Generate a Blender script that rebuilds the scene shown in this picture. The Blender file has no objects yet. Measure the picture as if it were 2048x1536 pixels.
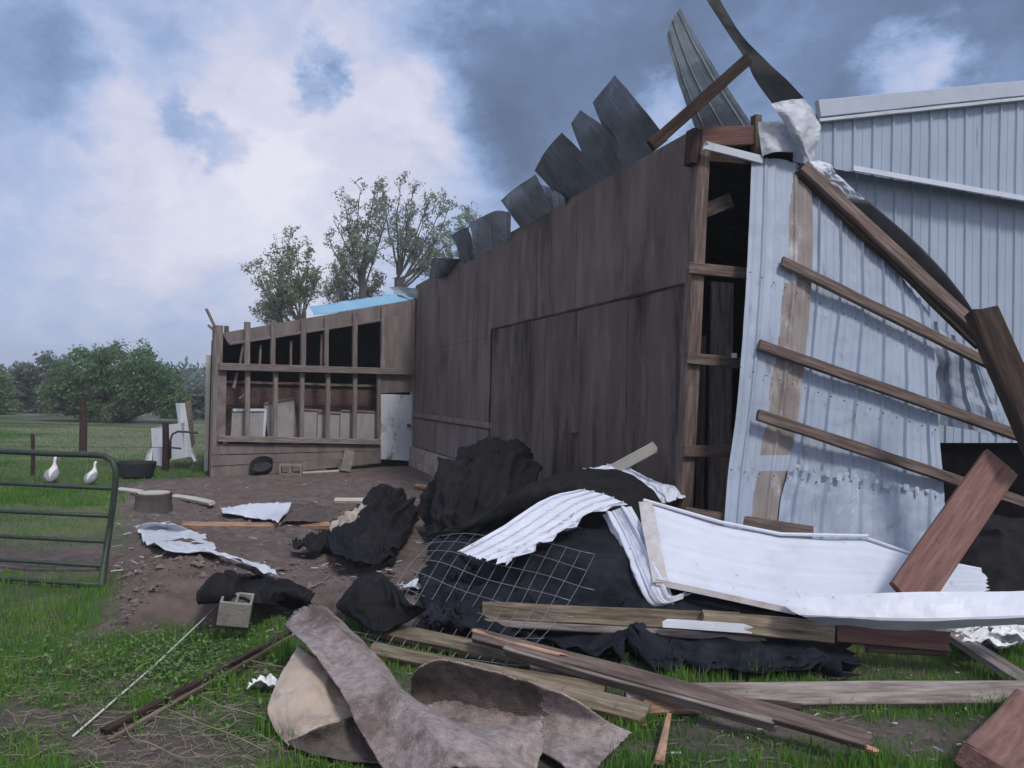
import bpy, math, random
import numpy as np
from mathutils import Vector, Matrix, noise as mn
R = math.radians
random.seed(7)
rng = np.random.default_rng(7)
scene = bpy.context.scene
COL = scene.collection

# ---------------------------------------------------------------- camera
F = 1540.0
PITCH, ROLL, EYE = 0.0156, R(1.25), 1.55
fw = Vector((0, math.cos(PITCH), math.sin(PITCH)))
r0 = Vector((1, 0, 0)); u0 = Vector((0, -math.sin(PITCH), math.cos(PITCH)))
rt = r0 * math.cos(ROLL) + u0 * math.sin(ROLL)
up = -r0 * math.sin(ROLL) + u0 * math.cos(ROLL)
cam = bpy.data.objects.new('camera', bpy.data.cameras.new('camera'))
COL.objects.link(cam)
M = Matrix.Identity(4)
for i in range(3):
    M[i][0], M[i][1], M[i][2] = rt[i], up[i], -fw[i]
M[2][3] = EYE
cam.matrix_world = M
cam.data.sensor_width = 36; cam.data.lens = 36 * F / 2048
cam.data.clip_start = 0.05; cam.data.clip_end = 3000
scene.camera = cam
CAM = Vector((0, 0, EYE))

def ray(px, py):
    return fw + rt * ((px - 1024) / F) + up * ((768 - py) / F)
def P(px, py, d):                      # point seen there at depth d (metres ahead)
    D = ray(px, py); return CAM + D * (d / D.y)
def G(px, py, h=0.0):                  # point on the ground (height h)
    D = ray(px, py); return CAM + D * ((h - EYE) / D.z)
class Plane:
    def __init__(s, o, n): s.o = Vector(o); s.n = Vector(n).normalized()
    def __call__(s, px, py, off=0.0):  # off: metres towards the plane's normal
        D = ray(px, py); o = s.o + s.n * off
        return CAM + D * ((o - CAM).dot(s.n) / D.dot(s.n))

# ---------------------------------------------------------------- world
SUN_EL, SUN_AZ = R(50), R(150)         # azimuth measured from +Y towards +X: behind the camera, to the right
scene.view_settings.view_transform = 'Standard'
scene.view_settings.look = 'None'
scene.view_settings.exposure = 0.25
scene.view_settings.gamma = 1.0
w = bpy.data.worlds.new("World"); scene.world = w; w.use_nodes = True
nt = w.node_tree; N = nt.nodes; Lk = nt.links
N.clear()
def nd(tree, kind, **kw):
    n = tree.nodes.new(kind)
    for k, v in kw.items(): setattr(n, k, v)
    return n
def wmath(op, a, b=None, c=None, clamp=False):
    n = nd(nt, 'ShaderNodeMath', operation=op); n.use_clamp = clamp
    for i, v in enumerate((a, b, c)):
        if v is None: continue
        if isinstance(v, (int, float)): n.inputs[i].default_value = v
        else: Lk.new(v, n.inputs[i])
    return n.outputs[0]
tc = nd(nt, 'ShaderNodeTexCoord')
def wnoise(scale, detail, rough, vec, dist=0.0):
    n = nd(nt, 'ShaderNodeTexNoise'); n.inputs['Scale'].default_value = scale
    n.inputs['Detail'].default_value = detail; n.inputs['Roughness'].default_value = rough
    n.inputs['Distortion'].default_value = dist
    Lk.new(vec, n.inputs['Vector']); return n
dirv = tc.outputs['Generated']
# stretch clouds horizontally
mp = nd(nt, 'ShaderNodeMapping'); mp.inputs['Scale'].default_value = (1, 1, 1.5); Lk.new(dirv, mp.inputs['Vector'])
def warped(scale, amt, det=5, rough=0.55):
    n = wnoise(scale, det, rough, mp.outputs[0])
    s1 = nd(nt, 'ShaderNodeVectorMath', operation='SUBTRACT'); Lk.new(n.outputs['Color'], s1.inputs[0]); s1.inputs[1].default_value = (0.5,) * 3
    s2 = nd(nt, 'ShaderNodeVectorMath', operation='SCALE'); Lk.new(s1.outputs[0], s2.inputs[0]); s2.inputs['Scale'].default_value = amt
    s3 = nd(nt, 'ShaderNodeVectorMath', operation='ADD'); Lk.new(s2.outputs[0], s3.inputs[0]); Lk.new(dirv, s3.inputs[1])
    return s3.outputs[0]
WV = warped(4.2, 0.34, 10, 0.6)
WS = warped(11.0, 0.13, 8, 0.65)
def blob(px, py, rad, wgt, soft=0.6, vec=None):
    d = ray(px, py).normalized()
    dn = nd(nt, 'ShaderNodeVectorMath', operation='DISTANCE'); Lk.new(vec or WV, dn.inputs[0]); dn.inputs[1].default_value = d
    mr = nd(nt, 'ShaderNodeMapRange', interpolation_type='SMOOTHSTEP')
    Lk.new(dn.outputs['Value'], mr.inputs['Value'])
    ra = rad / F
    mr.inputs['From Min'].default_value = ra * (1 - soft); mr.inputs['From Max'].default_value = ra * (1 + soft * 0.5)
    mr.inputs['To Min'].default_value = wgt; mr.inputs['To Max'].default_value = 0
    return mr.outputs[0]
base = wmath('MULTIPLY_ADD', wnoise(2.6, 7, 0.55, mp.outputs[0], 0.3).outputs['Fac'], 0.5, 0.24)
BL = [ # px, py, radius px, brightness weight
    (480, 120, 400, 0.15), (740, 330, 280, 0.21), (330, 330, 260, 0.13), (880, 240, 120, 0.16),
    (50, 120, 120, -0.20), (-60, 420, 300, 0.05), (130, 640, 420, 0.09),
    (1120, 110, 300, -0.26), (1010, 200, 170, -0.16), (1700, 0, 420, -0.26), (1550, 60, 240, -.06),
    (1500, 300, 200, 0.05), (2000, 60, 260, -0.10)]
BS = [(350, 240, 46, -0.28), (440, 285, 50, -0.28), (655, 130, 52, -0.26), (330, 120, 80, -0.14), (640, 180, 44, -0.24),
      (1830, 150, 90, 0.5), (1330, 225, 75, 0.34), (1960, 120, 100, 0.15), (200, 280, 40, -0.1), (520, 480, 200, 0.08), (1010, 300, 90, -0.14)]
acc = base
for b in BL: acc = wmath('ADD', acc, blob(*b))
for b in BS: acc = wmath('ADD', acc, blob(*b, vec=WS))
fine = wmath('MULTIPLY_ADD', wnoise(12, 8, 0.62, WV).outputs['Fac'], 0.42, -0.21)
acc = wmath('ADD', acc, fine, clamp=False)
# the upper sky behind and above the camera is even overcast, brightened out of view to light the scene
sep = nd(nt, 'ShaderNodeSeparateXYZ'); Lk.new(dirv, sep.inputs[0])
beh = nd(nt, 'ShaderNodeMapRange'); Lk.new(sep.outputs['Y'], beh.inputs['Value'])
beh.inputs['From Min'].default_value = 0.45; beh.inputs['From Max'].default_value = -0.2
beh.inputs['To Min'].default_value = 0; beh.inputs['To Max'].default_value = 0.32
acc = wmath('ADD', acc, beh.outputs[0])
cr = nd(nt, 'ShaderNodeValToRGB'); Lk.new(acc, cr.inputs['Fac'])
el = cr.color_ramp.elements
el[0].position = 0.0; el[0].color = (0.10, 0.135, 0.22, 1)
el[1].position = 1.0; el[1].color = (0.76, 0.76, 0.85, 1)
for p_, c_ in ((0.22, (0.145, 0.21, 0.36)), (0.45, (0.26, 0.36, 0.58)), (0.62, (0.40, 0.48, 0.70)), (0.80, (0.60, 0.61, 0.75))):
    e = el.new(p_); e.color = (*c_, 1)
sky = nd(nt, 'ShaderNodeTexSky'); sky.sky_type = 'NISHITA'; sky.sun_disc = False
sky.sun_elevation = SUN_EL; sky.sun_rotation = SUN_AZ
bgs = nd(nt, 'ShaderNodeBackground'); bgs.inputs['Strength'].default_value = 0.07; Lk.new(sky.outputs[0], bgs.inputs['Color'])
bgc = nd(nt, 'ShaderNodeBackground'); bgc.inputs['Strength'].default_value = 1.0; Lk.new(cr.outputs[0], bgc.inputs['Color'])
mx = nd(nt, 'ShaderNodeMixShader'); mx.inputs['Fac'].default_value = 0.88
Lk.new(bgs.outputs[0], mx.inputs[1]); Lk.new(bgc.outputs[0], mx.inputs[2])
wo = nd(nt, 'ShaderNodeOutputWorld'); Lk.new(mx.outputs[0], wo.inputs['Surface'])

sl = bpy.data.lights.new('sun', 'SUN'); sl.energy = 2.0; sl.angle = R(11); sl.color = (1.0, 0.94, 0.86)
sun = bpy.data.objects.new('sun', sl); COL.objects.link(sun)
sd = Vector((math.sin(SUN_AZ) * math.cos(SUN_EL), math.cos(SUN_AZ) * math.cos(SUN_EL), math.sin(SUN_EL)))
sun.rotation_euler = sd.to_track_quat('Z', 'Y').to_euler()

# ---------------------------------------------------------------- materials
def mat(name, cols, scale=(1, 1, 1), nscale=6.0, detail=6, rough=0.8, metal=0.0, bump=0.2, bscale=30.0,
        spots=None, edges=(0.3, 0.7), coord='Object', spec=0.3, rnd=0.0, translucent=0.0, bdist=0.01):
    m = bpy.data.materials.new(name); m.use_nodes = True
    t = m.node_tree; bs = t.nodes['Principled BSDF']; L = t.links
    bs.inputs['Roughness'].default_value = rough; bs.inputs['Metallic'].default_value = metal
    bs.inputs['Specular IOR Level'].default_value = spec
    c = nd(t, 'ShaderNodeTexCoord'); oi = nd(t, 'ShaderNodeObjectInfo')
    m0 = nd(t, 'ShaderNodeMapping'); L.new(c.outputs[coord], m0.inputs['Vector']); m0.inputs['Scale'].default_value = scale
    off = nd(t, 'ShaderNodeVectorMath', operation='SCALE'); off.inputs[0].default_value = (37, 11, 23); L.new(oi.outputs['Random'], off.inputs['Scale'])
    L.new(off.outputs[0], m0.inputs['Location'])
    n = nd(t, 'ShaderNodeTexNoise'); n.inputs['Scale'].default_value = nscale; n.inputs['Detail'].default_value = detail
    n.inputs['Roughness'].default_value = 0.65; L.new(m0.outputs[0], n.inputs['Vector'])
    r = nd(t, 'ShaderNodeValToRGB'); L.new(n.outputs['Fac'], r.inputs['Fac'])
    e = r.color_ramp.elements; e[0].position = edges[0]; e[1].position = edges[1]
    e[0].color = (*cols[0], 1); e[1].color = (*cols[-1], 1)
    for k, cc in enumerate(cols[1:-1]):
        x = e.new(edges[0] + (edges[1] - edges[0]) * (k + 1) / (len(cols) - 1)); x.color = (*cc, 1)
    out = r.outputs[0]
    for sp in (spots or []):   # (colour, noise scale, mapping scale, lo, hi, strength)
        m1 = nd(t, 'ShaderNodeMapping'); L.new(c.outputs[coord], m1.inputs['Vector']); m1.inputs['Scale'].default_value = sp[2]
        L.new(off.outputs[0], m1.inputs['Location'])
        n1 = nd(t, 'ShaderNodeTexNoise'); n1.inputs['Scale'].default_value = sp[1]; n1.inputs['Detail'].default_value = 8
        n1.inputs['Roughness'].default_value = 0.7; L.new(m1.outputs[0], n1.inputs['Vector'])
        mr = nd(t, 'ShaderNodeMapRange'); L.new(n1.outputs['Fac'], mr.inputs['Value'])
        mr.inputs['From Min'].default_value = sp[3]; mr.inputs['From Max'].default_value = sp[4]; mr.inputs['To Max'].default_value = sp[5]
        mxc = nd(t, 'ShaderNodeMix', data_type='RGBA'); L.new(mr.outputs[0], mxc.inputs['Factor']); L.new(out, mxc.inputs[6])
        mxc.inputs[7].default_value = (*sp[0], 1); out = mxc.outputs[2]
    if rnd:
        hv = nd(t, 'ShaderNodeHueSaturation'); L.new(out, hv.inputs['Color'])
        ml = nd(t, 'ShaderNodeMapRange'); L.new(oi.outputs['Random'], ml.inputs['Value'])
        ml.inputs['To Min'].default_value = 1 - rnd; ml.inputs['To Max'].default_value = 1 + rnd
        L.new(ml.outputs[0], hv.inputs['Value']); out = hv.outputs[0]
    L.new(out, bs.inputs['Base Color'])
    if bump:
        n2 = nd(t, 'ShaderNodeTexNoise'); n2.inputs['Scale'].default_value = bscale; n2.inputs['Detail'].default_value = 5
        L.new(m0.outputs[0], n2.inputs['Vector'])
        b = nd(t, 'ShaderNodeBump'); b.inputs['Strength'].default_value = bump; b.inputs['Distance'].default_value = bdist
        L.new(n2.outputs['Fac'], b.inputs['Height']); L.new(b.outputs[0], bs.inputs['Normal'])
    if translucent:
        bs.inputs['Subsurface Weight'].default_value = 0
        tr = nd(t, 'ShaderNodeBsdfTranslucent'); L.new(out, tr.inputs['Color'])
        ms = nd(t, 'ShaderNodeMixShader'); ms.inputs['Fac'].default_value = translucent
        L.new(bs.outputs[0], ms.inputs[1]); L.new(tr.outputs[0], ms.inputs[2])
        L.new(ms.outputs[0], t.nodes['Material Output'].inputs['Surface'])
    return m
GR = (0.6, 7, 7)      # grain along local x
def wood(name, cols, **kw):
    kw.setdefault('bump', 0.5); kw.setdefault('spec', 0.12); kw.setdefault('bscale', 14)
    return mat(name, cols, scale=GR, nscale=5, rough=0.85, rnd=0.18, **kw)
MAT = {}
MAT['wood_gray'] = wood('weathered grey wood', [(0.07, 0.06, 0.055), (0.19, 0.165, 0.155), (0.30, 0.27, 0.26)])
MAT['wood_moss'] = wood('mossy wood', [(0.05, 0.045, 0.035), (0.16, 0.13, 0.095), (0.27, 0.23, 0.18)],
                        spots=[((0.06, 0.085, 0.03), 3, (1, 2, 2), 0.56, 0.70, 0.6), ((0.03, 0.025, 0.02), 4, (2, 2, 2), 0.6, 0.7, 0.7)])
MAT['wood_brown'] = wood('brown lumber', [(0.06, 0.045, 0.040), (0.125, 0.095, 0.085), (0.21, 0.17, 0.155)],
    spots=[((0.03, 0.02, 0.018), 3, (2, 2, 2), 0.62, 0.72, 0.7), ((0.27, 0.24, 0.23), 4, (.6, 3, 3), 0.58, 0.75, 0.5)])
MAT['wood_red'] = wood('red stained lumber', [(0.10, 0.054, 0.048), (0.155, 0.088, 0.078), (0.20, 0.125, 0.11)],
                       spots=[((0.33, 0.22, 0.18), 5, (1, 1.5, 1.5), 0.64, 0.75, 0.6), ((0.035, 0.022, 0.02), 5, (2, 2, 2), 0.62, 0.72, 0.7), ((0.26, 0.17, 0.15), 30, (1, 1, 1), 0.66, 0.72, 0.6)])
MAT['wood_fresh'] = wood('fresh broken wood', [(0.20, 0.11, 0.075), (0.36, 0.22, 0.15), (0.48, 0.34, 0.25)],
   spots=[((0.10, 0.07, 0.055), 3, (1, 2, 2), 0.5, 0.66, 0.7)])
MAT['wood_dark'] = wood('dark lumber', [(0.018, 0.013, 0.012), (0.04, 0.028, 0.025), (0.075, 0.052, 0.045)])
MAT['wood_stud'] = wood('grey brown studs', [(0.10, 0.084, 0.080), (0.19, 0.162, 0.155), (0.27, 0.235, 0.225)])
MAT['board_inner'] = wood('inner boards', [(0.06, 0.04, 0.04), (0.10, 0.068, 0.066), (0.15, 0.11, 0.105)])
PLY = dict(spec=0.1, scale=(1, 1, 0.24), bump=0.12, bscale=20, rough=0.9)
MAT['ply'] = mat('weathered plywood', [(0.09, 0.069, 0.063), (0.155, 0.122, 0.112), (0.24, 0.195, 0.182)], nscale=3, edges=(0.2, 0.8),
                 spots=[((0.035, 0.030, 0.032), 2.2, (1, 1, 0.25), 0.54, 0.70, 0.8), ((0.25, 0.22, 0.225), 7, (1, 1, 0.16), 0.60, 0.76, 0.6), ((0.02, 0.018, 0.02), 11, (1, 1, 0.12), 0.64, 0.74, 0.7),
                        ((0.06, 0.055, 0.035), 1.1, (1, 1, 0.4), 0.5, 0.7, 0.35)], **PLY)
MAT['ply_dark'] = mat('stained plywood door', [(0.07, 0.055, 0.051), (0.125, 0.10, 0.092), (0.20, 0.165, 0.154)], nscale=3, edges=(0.2, 0.8),
                 spots=[((0.017, 0.018, 0.022), 2.0, (1.2, 1.2, 0.22), 0.50, 0.64, 0.8), ((0.25, 0.21, 0.205), 7, (1, 1, 0.14), 0.59, 0.74, 0.65)], **PLY)
MAT['ply_gray'] = mat('grey plywood', [(0.10, 0.086, 0.086), (0.18, 0.157, 0.156), (0.25, 0.222, 0.222)], nscale=4, edges=(0.25, 0.75),
                 spots=[((0.05, 0.04, 0.042), 3, (1, 1, 0.4), 0.6, 0.75, 0.6)], **PLY)
MAT['siding'] = mat('white ribbed steel siding', [(0.29, 0.355, 0.46), (0.355, 0.42, 0.525)], nscale=2, rough=0.45, bump=0.05, bscale=3,
                 spots=[((0.24, 0.27, 0.32), 1.2, (1, 1, 0.5), 0.52, 0.75, 0.5), ((0.15, 0.12, 0.11), 12, (1, 1, 0.12), 0.64, 0.74, 0.7), ((0.10, 0.08, 0.07), 25, (1, 1, 1), 0.70, 0.74, 0.8)])
MAT['siding_torn'] = mat('dirty ribbed steel siding', [(0.26, 0.32, 0.42), (0.33, 0.395, 0.50)], nscale=1.5, rough=0.5, bump=0.05, bscale=3,
                 spots=[((0.20, 0.22, 0.26), 1.0, (1.3, 1.3, 0.35), 0.50, 0.72, 0.65), ((0.13, 0.10, 0.09), 9, (1, 1, 0.07), 0.60, 0.70, 0.7), ((0.17, 0.16, 0.17), 3, (1, 1, 1.6), 0.60, 0.72, 0.5),
                        ((0.10, 0.08, 0.07), 28, (1, 1, 1), 0.68, 0.73, 0.8)])
MAT['panel_pale'] = mat('pale grey panel', [(0.26, 0.25, 0.26), (0.36, 0.35, 0.36)], nscale=3, rough=.8, spots=[((0.14, 0.12, 0.12), 4, (1, 1, .5), 0.55, 0.72, .6)])
MAT['siding_stain'] = mat('stained steel siding', [(0.16, 0.14, 0.135), (0.27, 0.245, 0.24)], nscale=5, scale=(1, 1, 0.2), rough=0.6, bump=0.1,
                 spots=[((0.09, 0.07, 0.065), 5, (1.5, 1.5, 0.15), 0.55, 0.7, 0.7), ((0.50, 0.53, 0.57), 5, (1.2, 1.2, 0.5), 0.56, 0.7, 0.6)])
MAT['siding_back'] = mat('dark unpainted steel back', [(0.05, 0.055, 0.06), (0.10, 0.105, 0.11)], nscale=4, rough=0.6, bump=0.1)
MAT['white'] = mat('white painted sheet steel', [(0.52, 0.565, 0.66), (0.60, 0.645, 0.74)], nscale=2, rough=0.4, bump=0.06, bscale=3, bdist=0.03,
                 spots=[((0.42, 0.43, 0.47), 2.5, (1, 1, 1), 0.52, 0.72, 0.5), ((0.24, 0.19, 0.16), 10, (1, 1, 1), 0.64, 0.70, 0.75), ((0.12, 0.09, 0.08), 45, (1, 1, 1), 0.70, 0.73, 0.8), ((0.30, 0.28, 0.28), 5, (.3, 6, 6), 0.63, 0.70, 0.5)])
MAT['white_dirty'] = mat('dirty white steel', [(0.42, 0.46, 0.52), (0.56, 0.60, 0.67)], nscale=4, rough=0.5, bump=0.1,
                 spots=[((0.22, 0.19, 0.17), 6, (1, 1, 1), 0.58, 0.72, 0.7), ((0.32, 0.32, 0.34), 2, (1, 1, 1), 0.5, 0.7, 0.5)])
MAT['white_edge'] = mat('rust stained white steel', [(0.34, 0.31, 0.29), (0.52, 0.52, 0.56)], nscale=9, rough=.6, bump=.1, spots=[((0.18, 0.12, 0.10), 14, (1, 1, 1), 0.62, 0.7, 0.8)])
MAT['trim'] = mat('grey steel trim', [(0.36, 0.41, 0.50), (0.44, 0.49, 0.58)], nscale=3, rough=0.45, bump=0.05,
                 spots=[((0.22, 0.22, 0.25), 3, (1, 1, 1), 0.55, 0.75, 0.6)])
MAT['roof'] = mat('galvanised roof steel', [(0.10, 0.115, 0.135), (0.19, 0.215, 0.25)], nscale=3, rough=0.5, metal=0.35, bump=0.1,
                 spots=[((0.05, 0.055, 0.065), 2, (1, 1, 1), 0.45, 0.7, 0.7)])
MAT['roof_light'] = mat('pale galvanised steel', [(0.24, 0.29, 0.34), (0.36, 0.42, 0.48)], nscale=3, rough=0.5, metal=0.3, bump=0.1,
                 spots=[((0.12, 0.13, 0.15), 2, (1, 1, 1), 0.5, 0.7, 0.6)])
MAT['roof_blue'] = mat('pale blue roof steel', [(0.16, 0.34, 0.50), (0.23, 0.42, 0.57)], nscale=2, rough=0.45, bump=0.03)
MAT['black'] = mat('interior painted darkness', [(0.004, 0.004, 0.005), (0.010, 0.010, 0.012)], rough=1, bump=0, spec=0.0)  # near-black: the interior's darkness is put into this colour
MAT['tarp'] = mat('black woven cloth', [(0.006, 0.006, 0.007), (0.016, 0.016, 0.019)], nscale=9, rough=0.8, spec=0.15, bump=0.5, bscale=90,
                 spots=[((0.05, 0.045, 0.04), 2.5, (1, 1, 1), 0.56, 0.76, 0.5), ((0.08, 0.07, 0.06), 25, (1, 1, 1), 0.67, 0.74, 0.5)])
MAT['net'] = mat('dark shade netting', [(0.006, 0.007, 0.009), (0.026, 0.029, 0.040)], nscale=5, rough=1.0, spec=0.05, bump=0.8, bscale=80,
                 spots=[((0.06, 0.052, 0.045), 6, (1, 1, 1), 0.6, 0.75, 0.5)])
MAT['carpet'] = mat('grey carpet pile', [(0.19, 0.16, 0.155), (0.29, 0.25, 0.245), (0.39, 0.345, 0.34)], nscale=25, rough=1.0, bump=1.0, bscale=140, spec=0.05,
                 spots=[((0.09, 0.065, 0.06), 2.6, (1, 1, 1), 0.5, 0.62, 0.75), ((0.30, 0.19, 0.14), 1.7, (1, 1, 1), 0.55, 0.7, 0.4), ((0.04, 0.03, 0.03), 7, (1, 1, 1), 0.64, 0.72, 0.7), ((0.10, 0.08, 0.08), 70, (1, 1, 1), 0.60, 0.66, 0.6)])
MAT['carpet_back'] = mat('tan carpet backing', [(0.33, 0.27, 0.22), (0.47, 0.40, 0.34)], nscale=5, rough=1.0, bump=0.4, bscale=90, spec=0.05,
                 spots=[((0.12, 0.10, 0.10), 3, (1, 1, 1), 0.52, 0.68, 0.75), ((0.25, 0.15, 0.11), 9, (1, 1, 1), 0.6, 0.7, 0.5), ((0.16, 0.13, 0.12), 60, (1, 1, 1), 0.62, 0.68, 0.6)])
MAT['carpet_dark'] = mat('dirty and shaded carpet pile', [(0.07, 0.058, 0.055), (0.14, 0.12, 0.115)], nscale=25, rough=1.0, bump=1.0, bscale=140, spec=0.05,
                 spots=[((0.20, 0.17, 0.165), 3, (1, 1, 1), 0.52, 0.7, 0.5)])  # serves as dirt and as shade painted into the bowl
MAT['insul'] = mat('pale padding', [(0.24, 0.21, 0.18), (0.42, 0.38, 0.34)], nscale=12, rough=1.0, bump=1, bscale=40)
MAT['block'] = mat('concrete block', [(0.16, 0.15, 0.14), (0.27, 0.255, 0.24)], nscale=9, rough=0.95, bump=0.6, bscale=60)
MAT['footing'] = mat('whitewashed concrete', [(0.20, 0.18, 0.175), (0.34, 0.31, 0.30), (0.45, 0.42, 0.41)], nscale=4, rough=0.95, bump=0.4,
                 spots=[((0.09, 0.07, 0.065), 3, (1, 1, 0.7), 0.55, 0.7, 0.7)])
MAT['door_white'] = mat('peeling white door', [(0.55, 0.59, 0.66), (0.68, 0.72, 0.78)], nscale=4, rough=0.6, bump=0.1,
                 spots=[((0.13, 0.10, 0.10), 3.2, (1, 1, 0.6), 0.55, 0.66, 0.8), ((0.2, 0.18, 0.2), 6, (1, 1, 0.2), 0.6, 0.75, 0.5)])
MAT['gate'] = mat('green painted gate tube', [(0.022, 0.034, 0.028), (0.042, 0.06, 0.048)], nscale=12, rough=0.5, bump=0.1,
                 spots=[((0.10, 0.08, 0.06), 9, (1, 1, 1), 0.6, 0.7, 0.7)])
MAT['wire'] = mat('galvanised wire', [(0.20, 0.21, 0.24), (0.32, 0.34, 0.38)], rough=0.45, metal=0.5, bump=0)
MAT['rust'] = mat('rusty iron', [(0.05, 0.035, 0.028), (0.10, 0.07, 0.055)], nscale=20, rough=0.9)
MAT['rubber'] = mat('black rubber', [(0.016, 0.017, 0.02), (0.035, 0.037, 0.042)], rough=0.7, bump=0.1)
MAT['feather_white'] = mat('white feathers', [(0.55, 0.55, 0.55), (0.72, 0.71, 0.70)], nscale=20, rough=0.9, bump=0.5, bscale=70)
MAT['feather_gray'] = mat('grey feathers', [(0.16, 0.18, 0.20), (0.30, 0.33, 0.35)], nscale=30, rough=0.9, bump=0.5, bscale=70)
MAT['beak'] = mat('orange beak', [(0.45, 0.2, 0.05), (0.5, 0.24, 0.07)], rough=0.5, bump=0)
MAT['plastic'] = mat('white plastic film', [(0.60, 0.62, 0.66), (0.75, 0.77, 0.8)], rough=0.35, bump=0.3)
MAT['pvc'] = mat('white plastic rod', [(0.45, 0.45, 0.42), (0.60, 0.59, 0.55)], rough=0.5, bump=0)
MAT['cream'] = mat('cream painted board', [(0.36, 0.35, 0.31), (0.46, 0.45, 0.40)], rough=0.7, nscale=3)
MAT['fiber'] = mat('pink insulation threads', [(0.35, 0.09, 0.08), (0.45, 0.16, 0.13)], rough=1, bump=0)
MAT['bark'] = mat('bark', [(0.05, 0.045, 0.045), (0.10, 0.09, 0.085)], nscale=8, rough=0.95, scale=(1, 1, 0.3))
MAT['stone'] = mat('stones', [(0.09, 0.072, 0.065), (0.20, 0.17, 0.155)], nscale=14, rough=0.95, bump=0.4)
MAT['netting_fiber'] = MAT['net']
def leafmat(name, a, b, tr=0.35):
    return mat(name, [a, b], nscale=0.9, rough=0.7, bump=0, translucent=tr, edges=(0.35, 0.65))
MAT['leaf_spring'] = leafmat('spring leaves', (0.20, 0.27, 0.18), (0.32, 0.38, 0.25), 0.55)
MAT['leaf_tip'] = leafmat('brownish young leaves', (0.22, 0.23, 0.18), (0.32, 0.32, 0.25), 0.55)
MAT['leaf_bush'] = leafmat('bush leaves', (0.11, 0.20, 0.11), (0.22, 0.32, 0.16), 0.5)
MAT['leaf_far'] = leafmat('far hedge leaves', (0.13, 0.18, 0.15), (0.20, 0.25, 0.19), 0.45)
MAT['grass'] = mat('grass blades', [(0.045, 0.135, 0.02), (0.10, 0.235, 0.035), (0.19, 0.28, 0.06)], nscale=1.3, rough=0.7, bump=0, translucent=0.3, edges=(0.3, 0.72),
                   spots=[((0.12, 0.105, 0.055), 30, (1, 1, 1), 0.6, 0.66, 0.7)])
MAT['straw'] = mat('dry straw', [(0.13, 0.115, 0.08), (0.27, 0.25, 0.18)], nscale=6, rough=0.8, bump=0)
MAT['weed'] = mat('broad weed leaves', [(0.09, 0.18, 0.05), (0.17, 0.26, 0.08)], nscale=5, rough=0.6, bump=0, translucent=0.3,
                   spots=[((0.28, 0.26, 0.05), 3, (1, 1, 1), 0.62, 0.68, 0.8)])

# ---------------------------------------------------------------- object helpers
WM = {}
def tag(o, label=None, cat=None, group=None, kind=None):
    if label: o['label'] = label
    if cat: o['category'] = cat
    if group: o['group'] = group
    if kind: o['kind'] = kind
    return o
def place(o, Mw, parent=None):
    COL.objects.link(o); WM[o] = Mw
    if parent is not None:
        o.parent = parent; o.matrix_basis = WM[parent].inverted() @ Mw
    else: o.matrix_basis = Mw
    return o
def thing(name, loc, label, cat, group=None, rz=0.0):
    o = bpy.data.objects.new(name, None); o.empty_display_size = 0.1
    place(o, Matrix.Translation(Vector(loc)) @ Matrix.Rotation(rz, 4, 'Z'))
    return tag(o, label, cat, group)
class MB:
    def __init__(s): s.v = []; s.f = []; s.mi = []
    def add(s, vs, fs, mi=0):
        k = len(s.v); s.v += [tuple(v) for v in vs]; s.f += [tuple(i + k for i in f) for f in fs]; s.mi += [mi] * len(fs); return s
    def box(s, x0, x1, y0, y1, z0, z1, mi=0):
        return s.add([(x, y, z) for x in (x0, x1) for y in (y0, y1) for z in (z0, z1)],
                     [(0, 1, 3, 2), (4, 6, 7, 5), (0, 4, 5, 1), (2, 3, 7, 6), (0, 2, 6, 4), (1, 5, 7, 3)], mi)
    def tube(s, pts, rads, n=8, mi=0, cap=True):
        pts = [Vector(p) for p in pts]
        if isinstance(rads, (int, float)): rads = [rads] * len(pts)
        k = len(s.v); prev = None
        for i, p in enumerate(pts):
            d = (pts[min(i + 1, len(pts) - 1)] - pts[max(i - 1, 0)]).normalized()
            if prev is None:
                a = d.orthogonal().normalized()
            else:
                a = (prev - d * prev.dot(d))
                a = a.normalized() if a.length > 1e-6 else d.orthogonal().normalized()
            prev = a; b = d.cross(a)
            for j in range(n):
                t = 2 * math.pi * j / n
                s.v.append(tuple(p + (a * math.cos(t) + b * math.sin(t)) * rads[i]))
        for i in range(len(pts) - 1):
            for j in range(n):
                q = (j + 1) % n
                s.f.append((k + i * n + j, k + i * n + q, k + (i + 1) * n + q, k + (i + 1) * n + j)); s.mi.append(mi)
        if cap:
            s.f.append(tuple(k + j for j in reversed(range(n)))); s.mi.append(mi)
            s.f.append(tuple(k + (len(pts) - 1) * n + j for j in range(n))); s.mi.append(mi)
        return s
    def build(s, name, mats, parent=None, origin=None, Mw=None, smooth=False, world=True):
        """vertices are in world space unless Mw is given (then they are local to Mw)"""
        me = bpy.data.meshes.new(name)
        if Mw is None:
            o3 = Vector(origin) if origin is not None else (WM[parent].translation.copy() if parent is not None else
                 Vector((sum(v[0] for v in s.v) / len(s.v), sum(v[1] for v in s.v) / len(s.v), min(v[2] for v in s.v))))
            Mw = Matrix.Translation(o3)
            vs = [(v[0] - o3.x, v[1] - o3.y, v[2] - o3.z) for v in s.v]
        else: vs = s.v
        me.from_pydata(vs, [], s.f)
        if not isinstance(mats, (list, tuple)): mats = [mats]
        for m in mats: me.materials.append(MAT[m] if isinstance(m, str) else m)
        me.polygons.foreach_set('material_index', s.mi)
        if smooth: me.polygons.foreach_set('use_smooth', [True] * len(me.polygons))
        me.update()
        return place(bpy.data.objects.new(name, me), Mw, parent)

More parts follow.
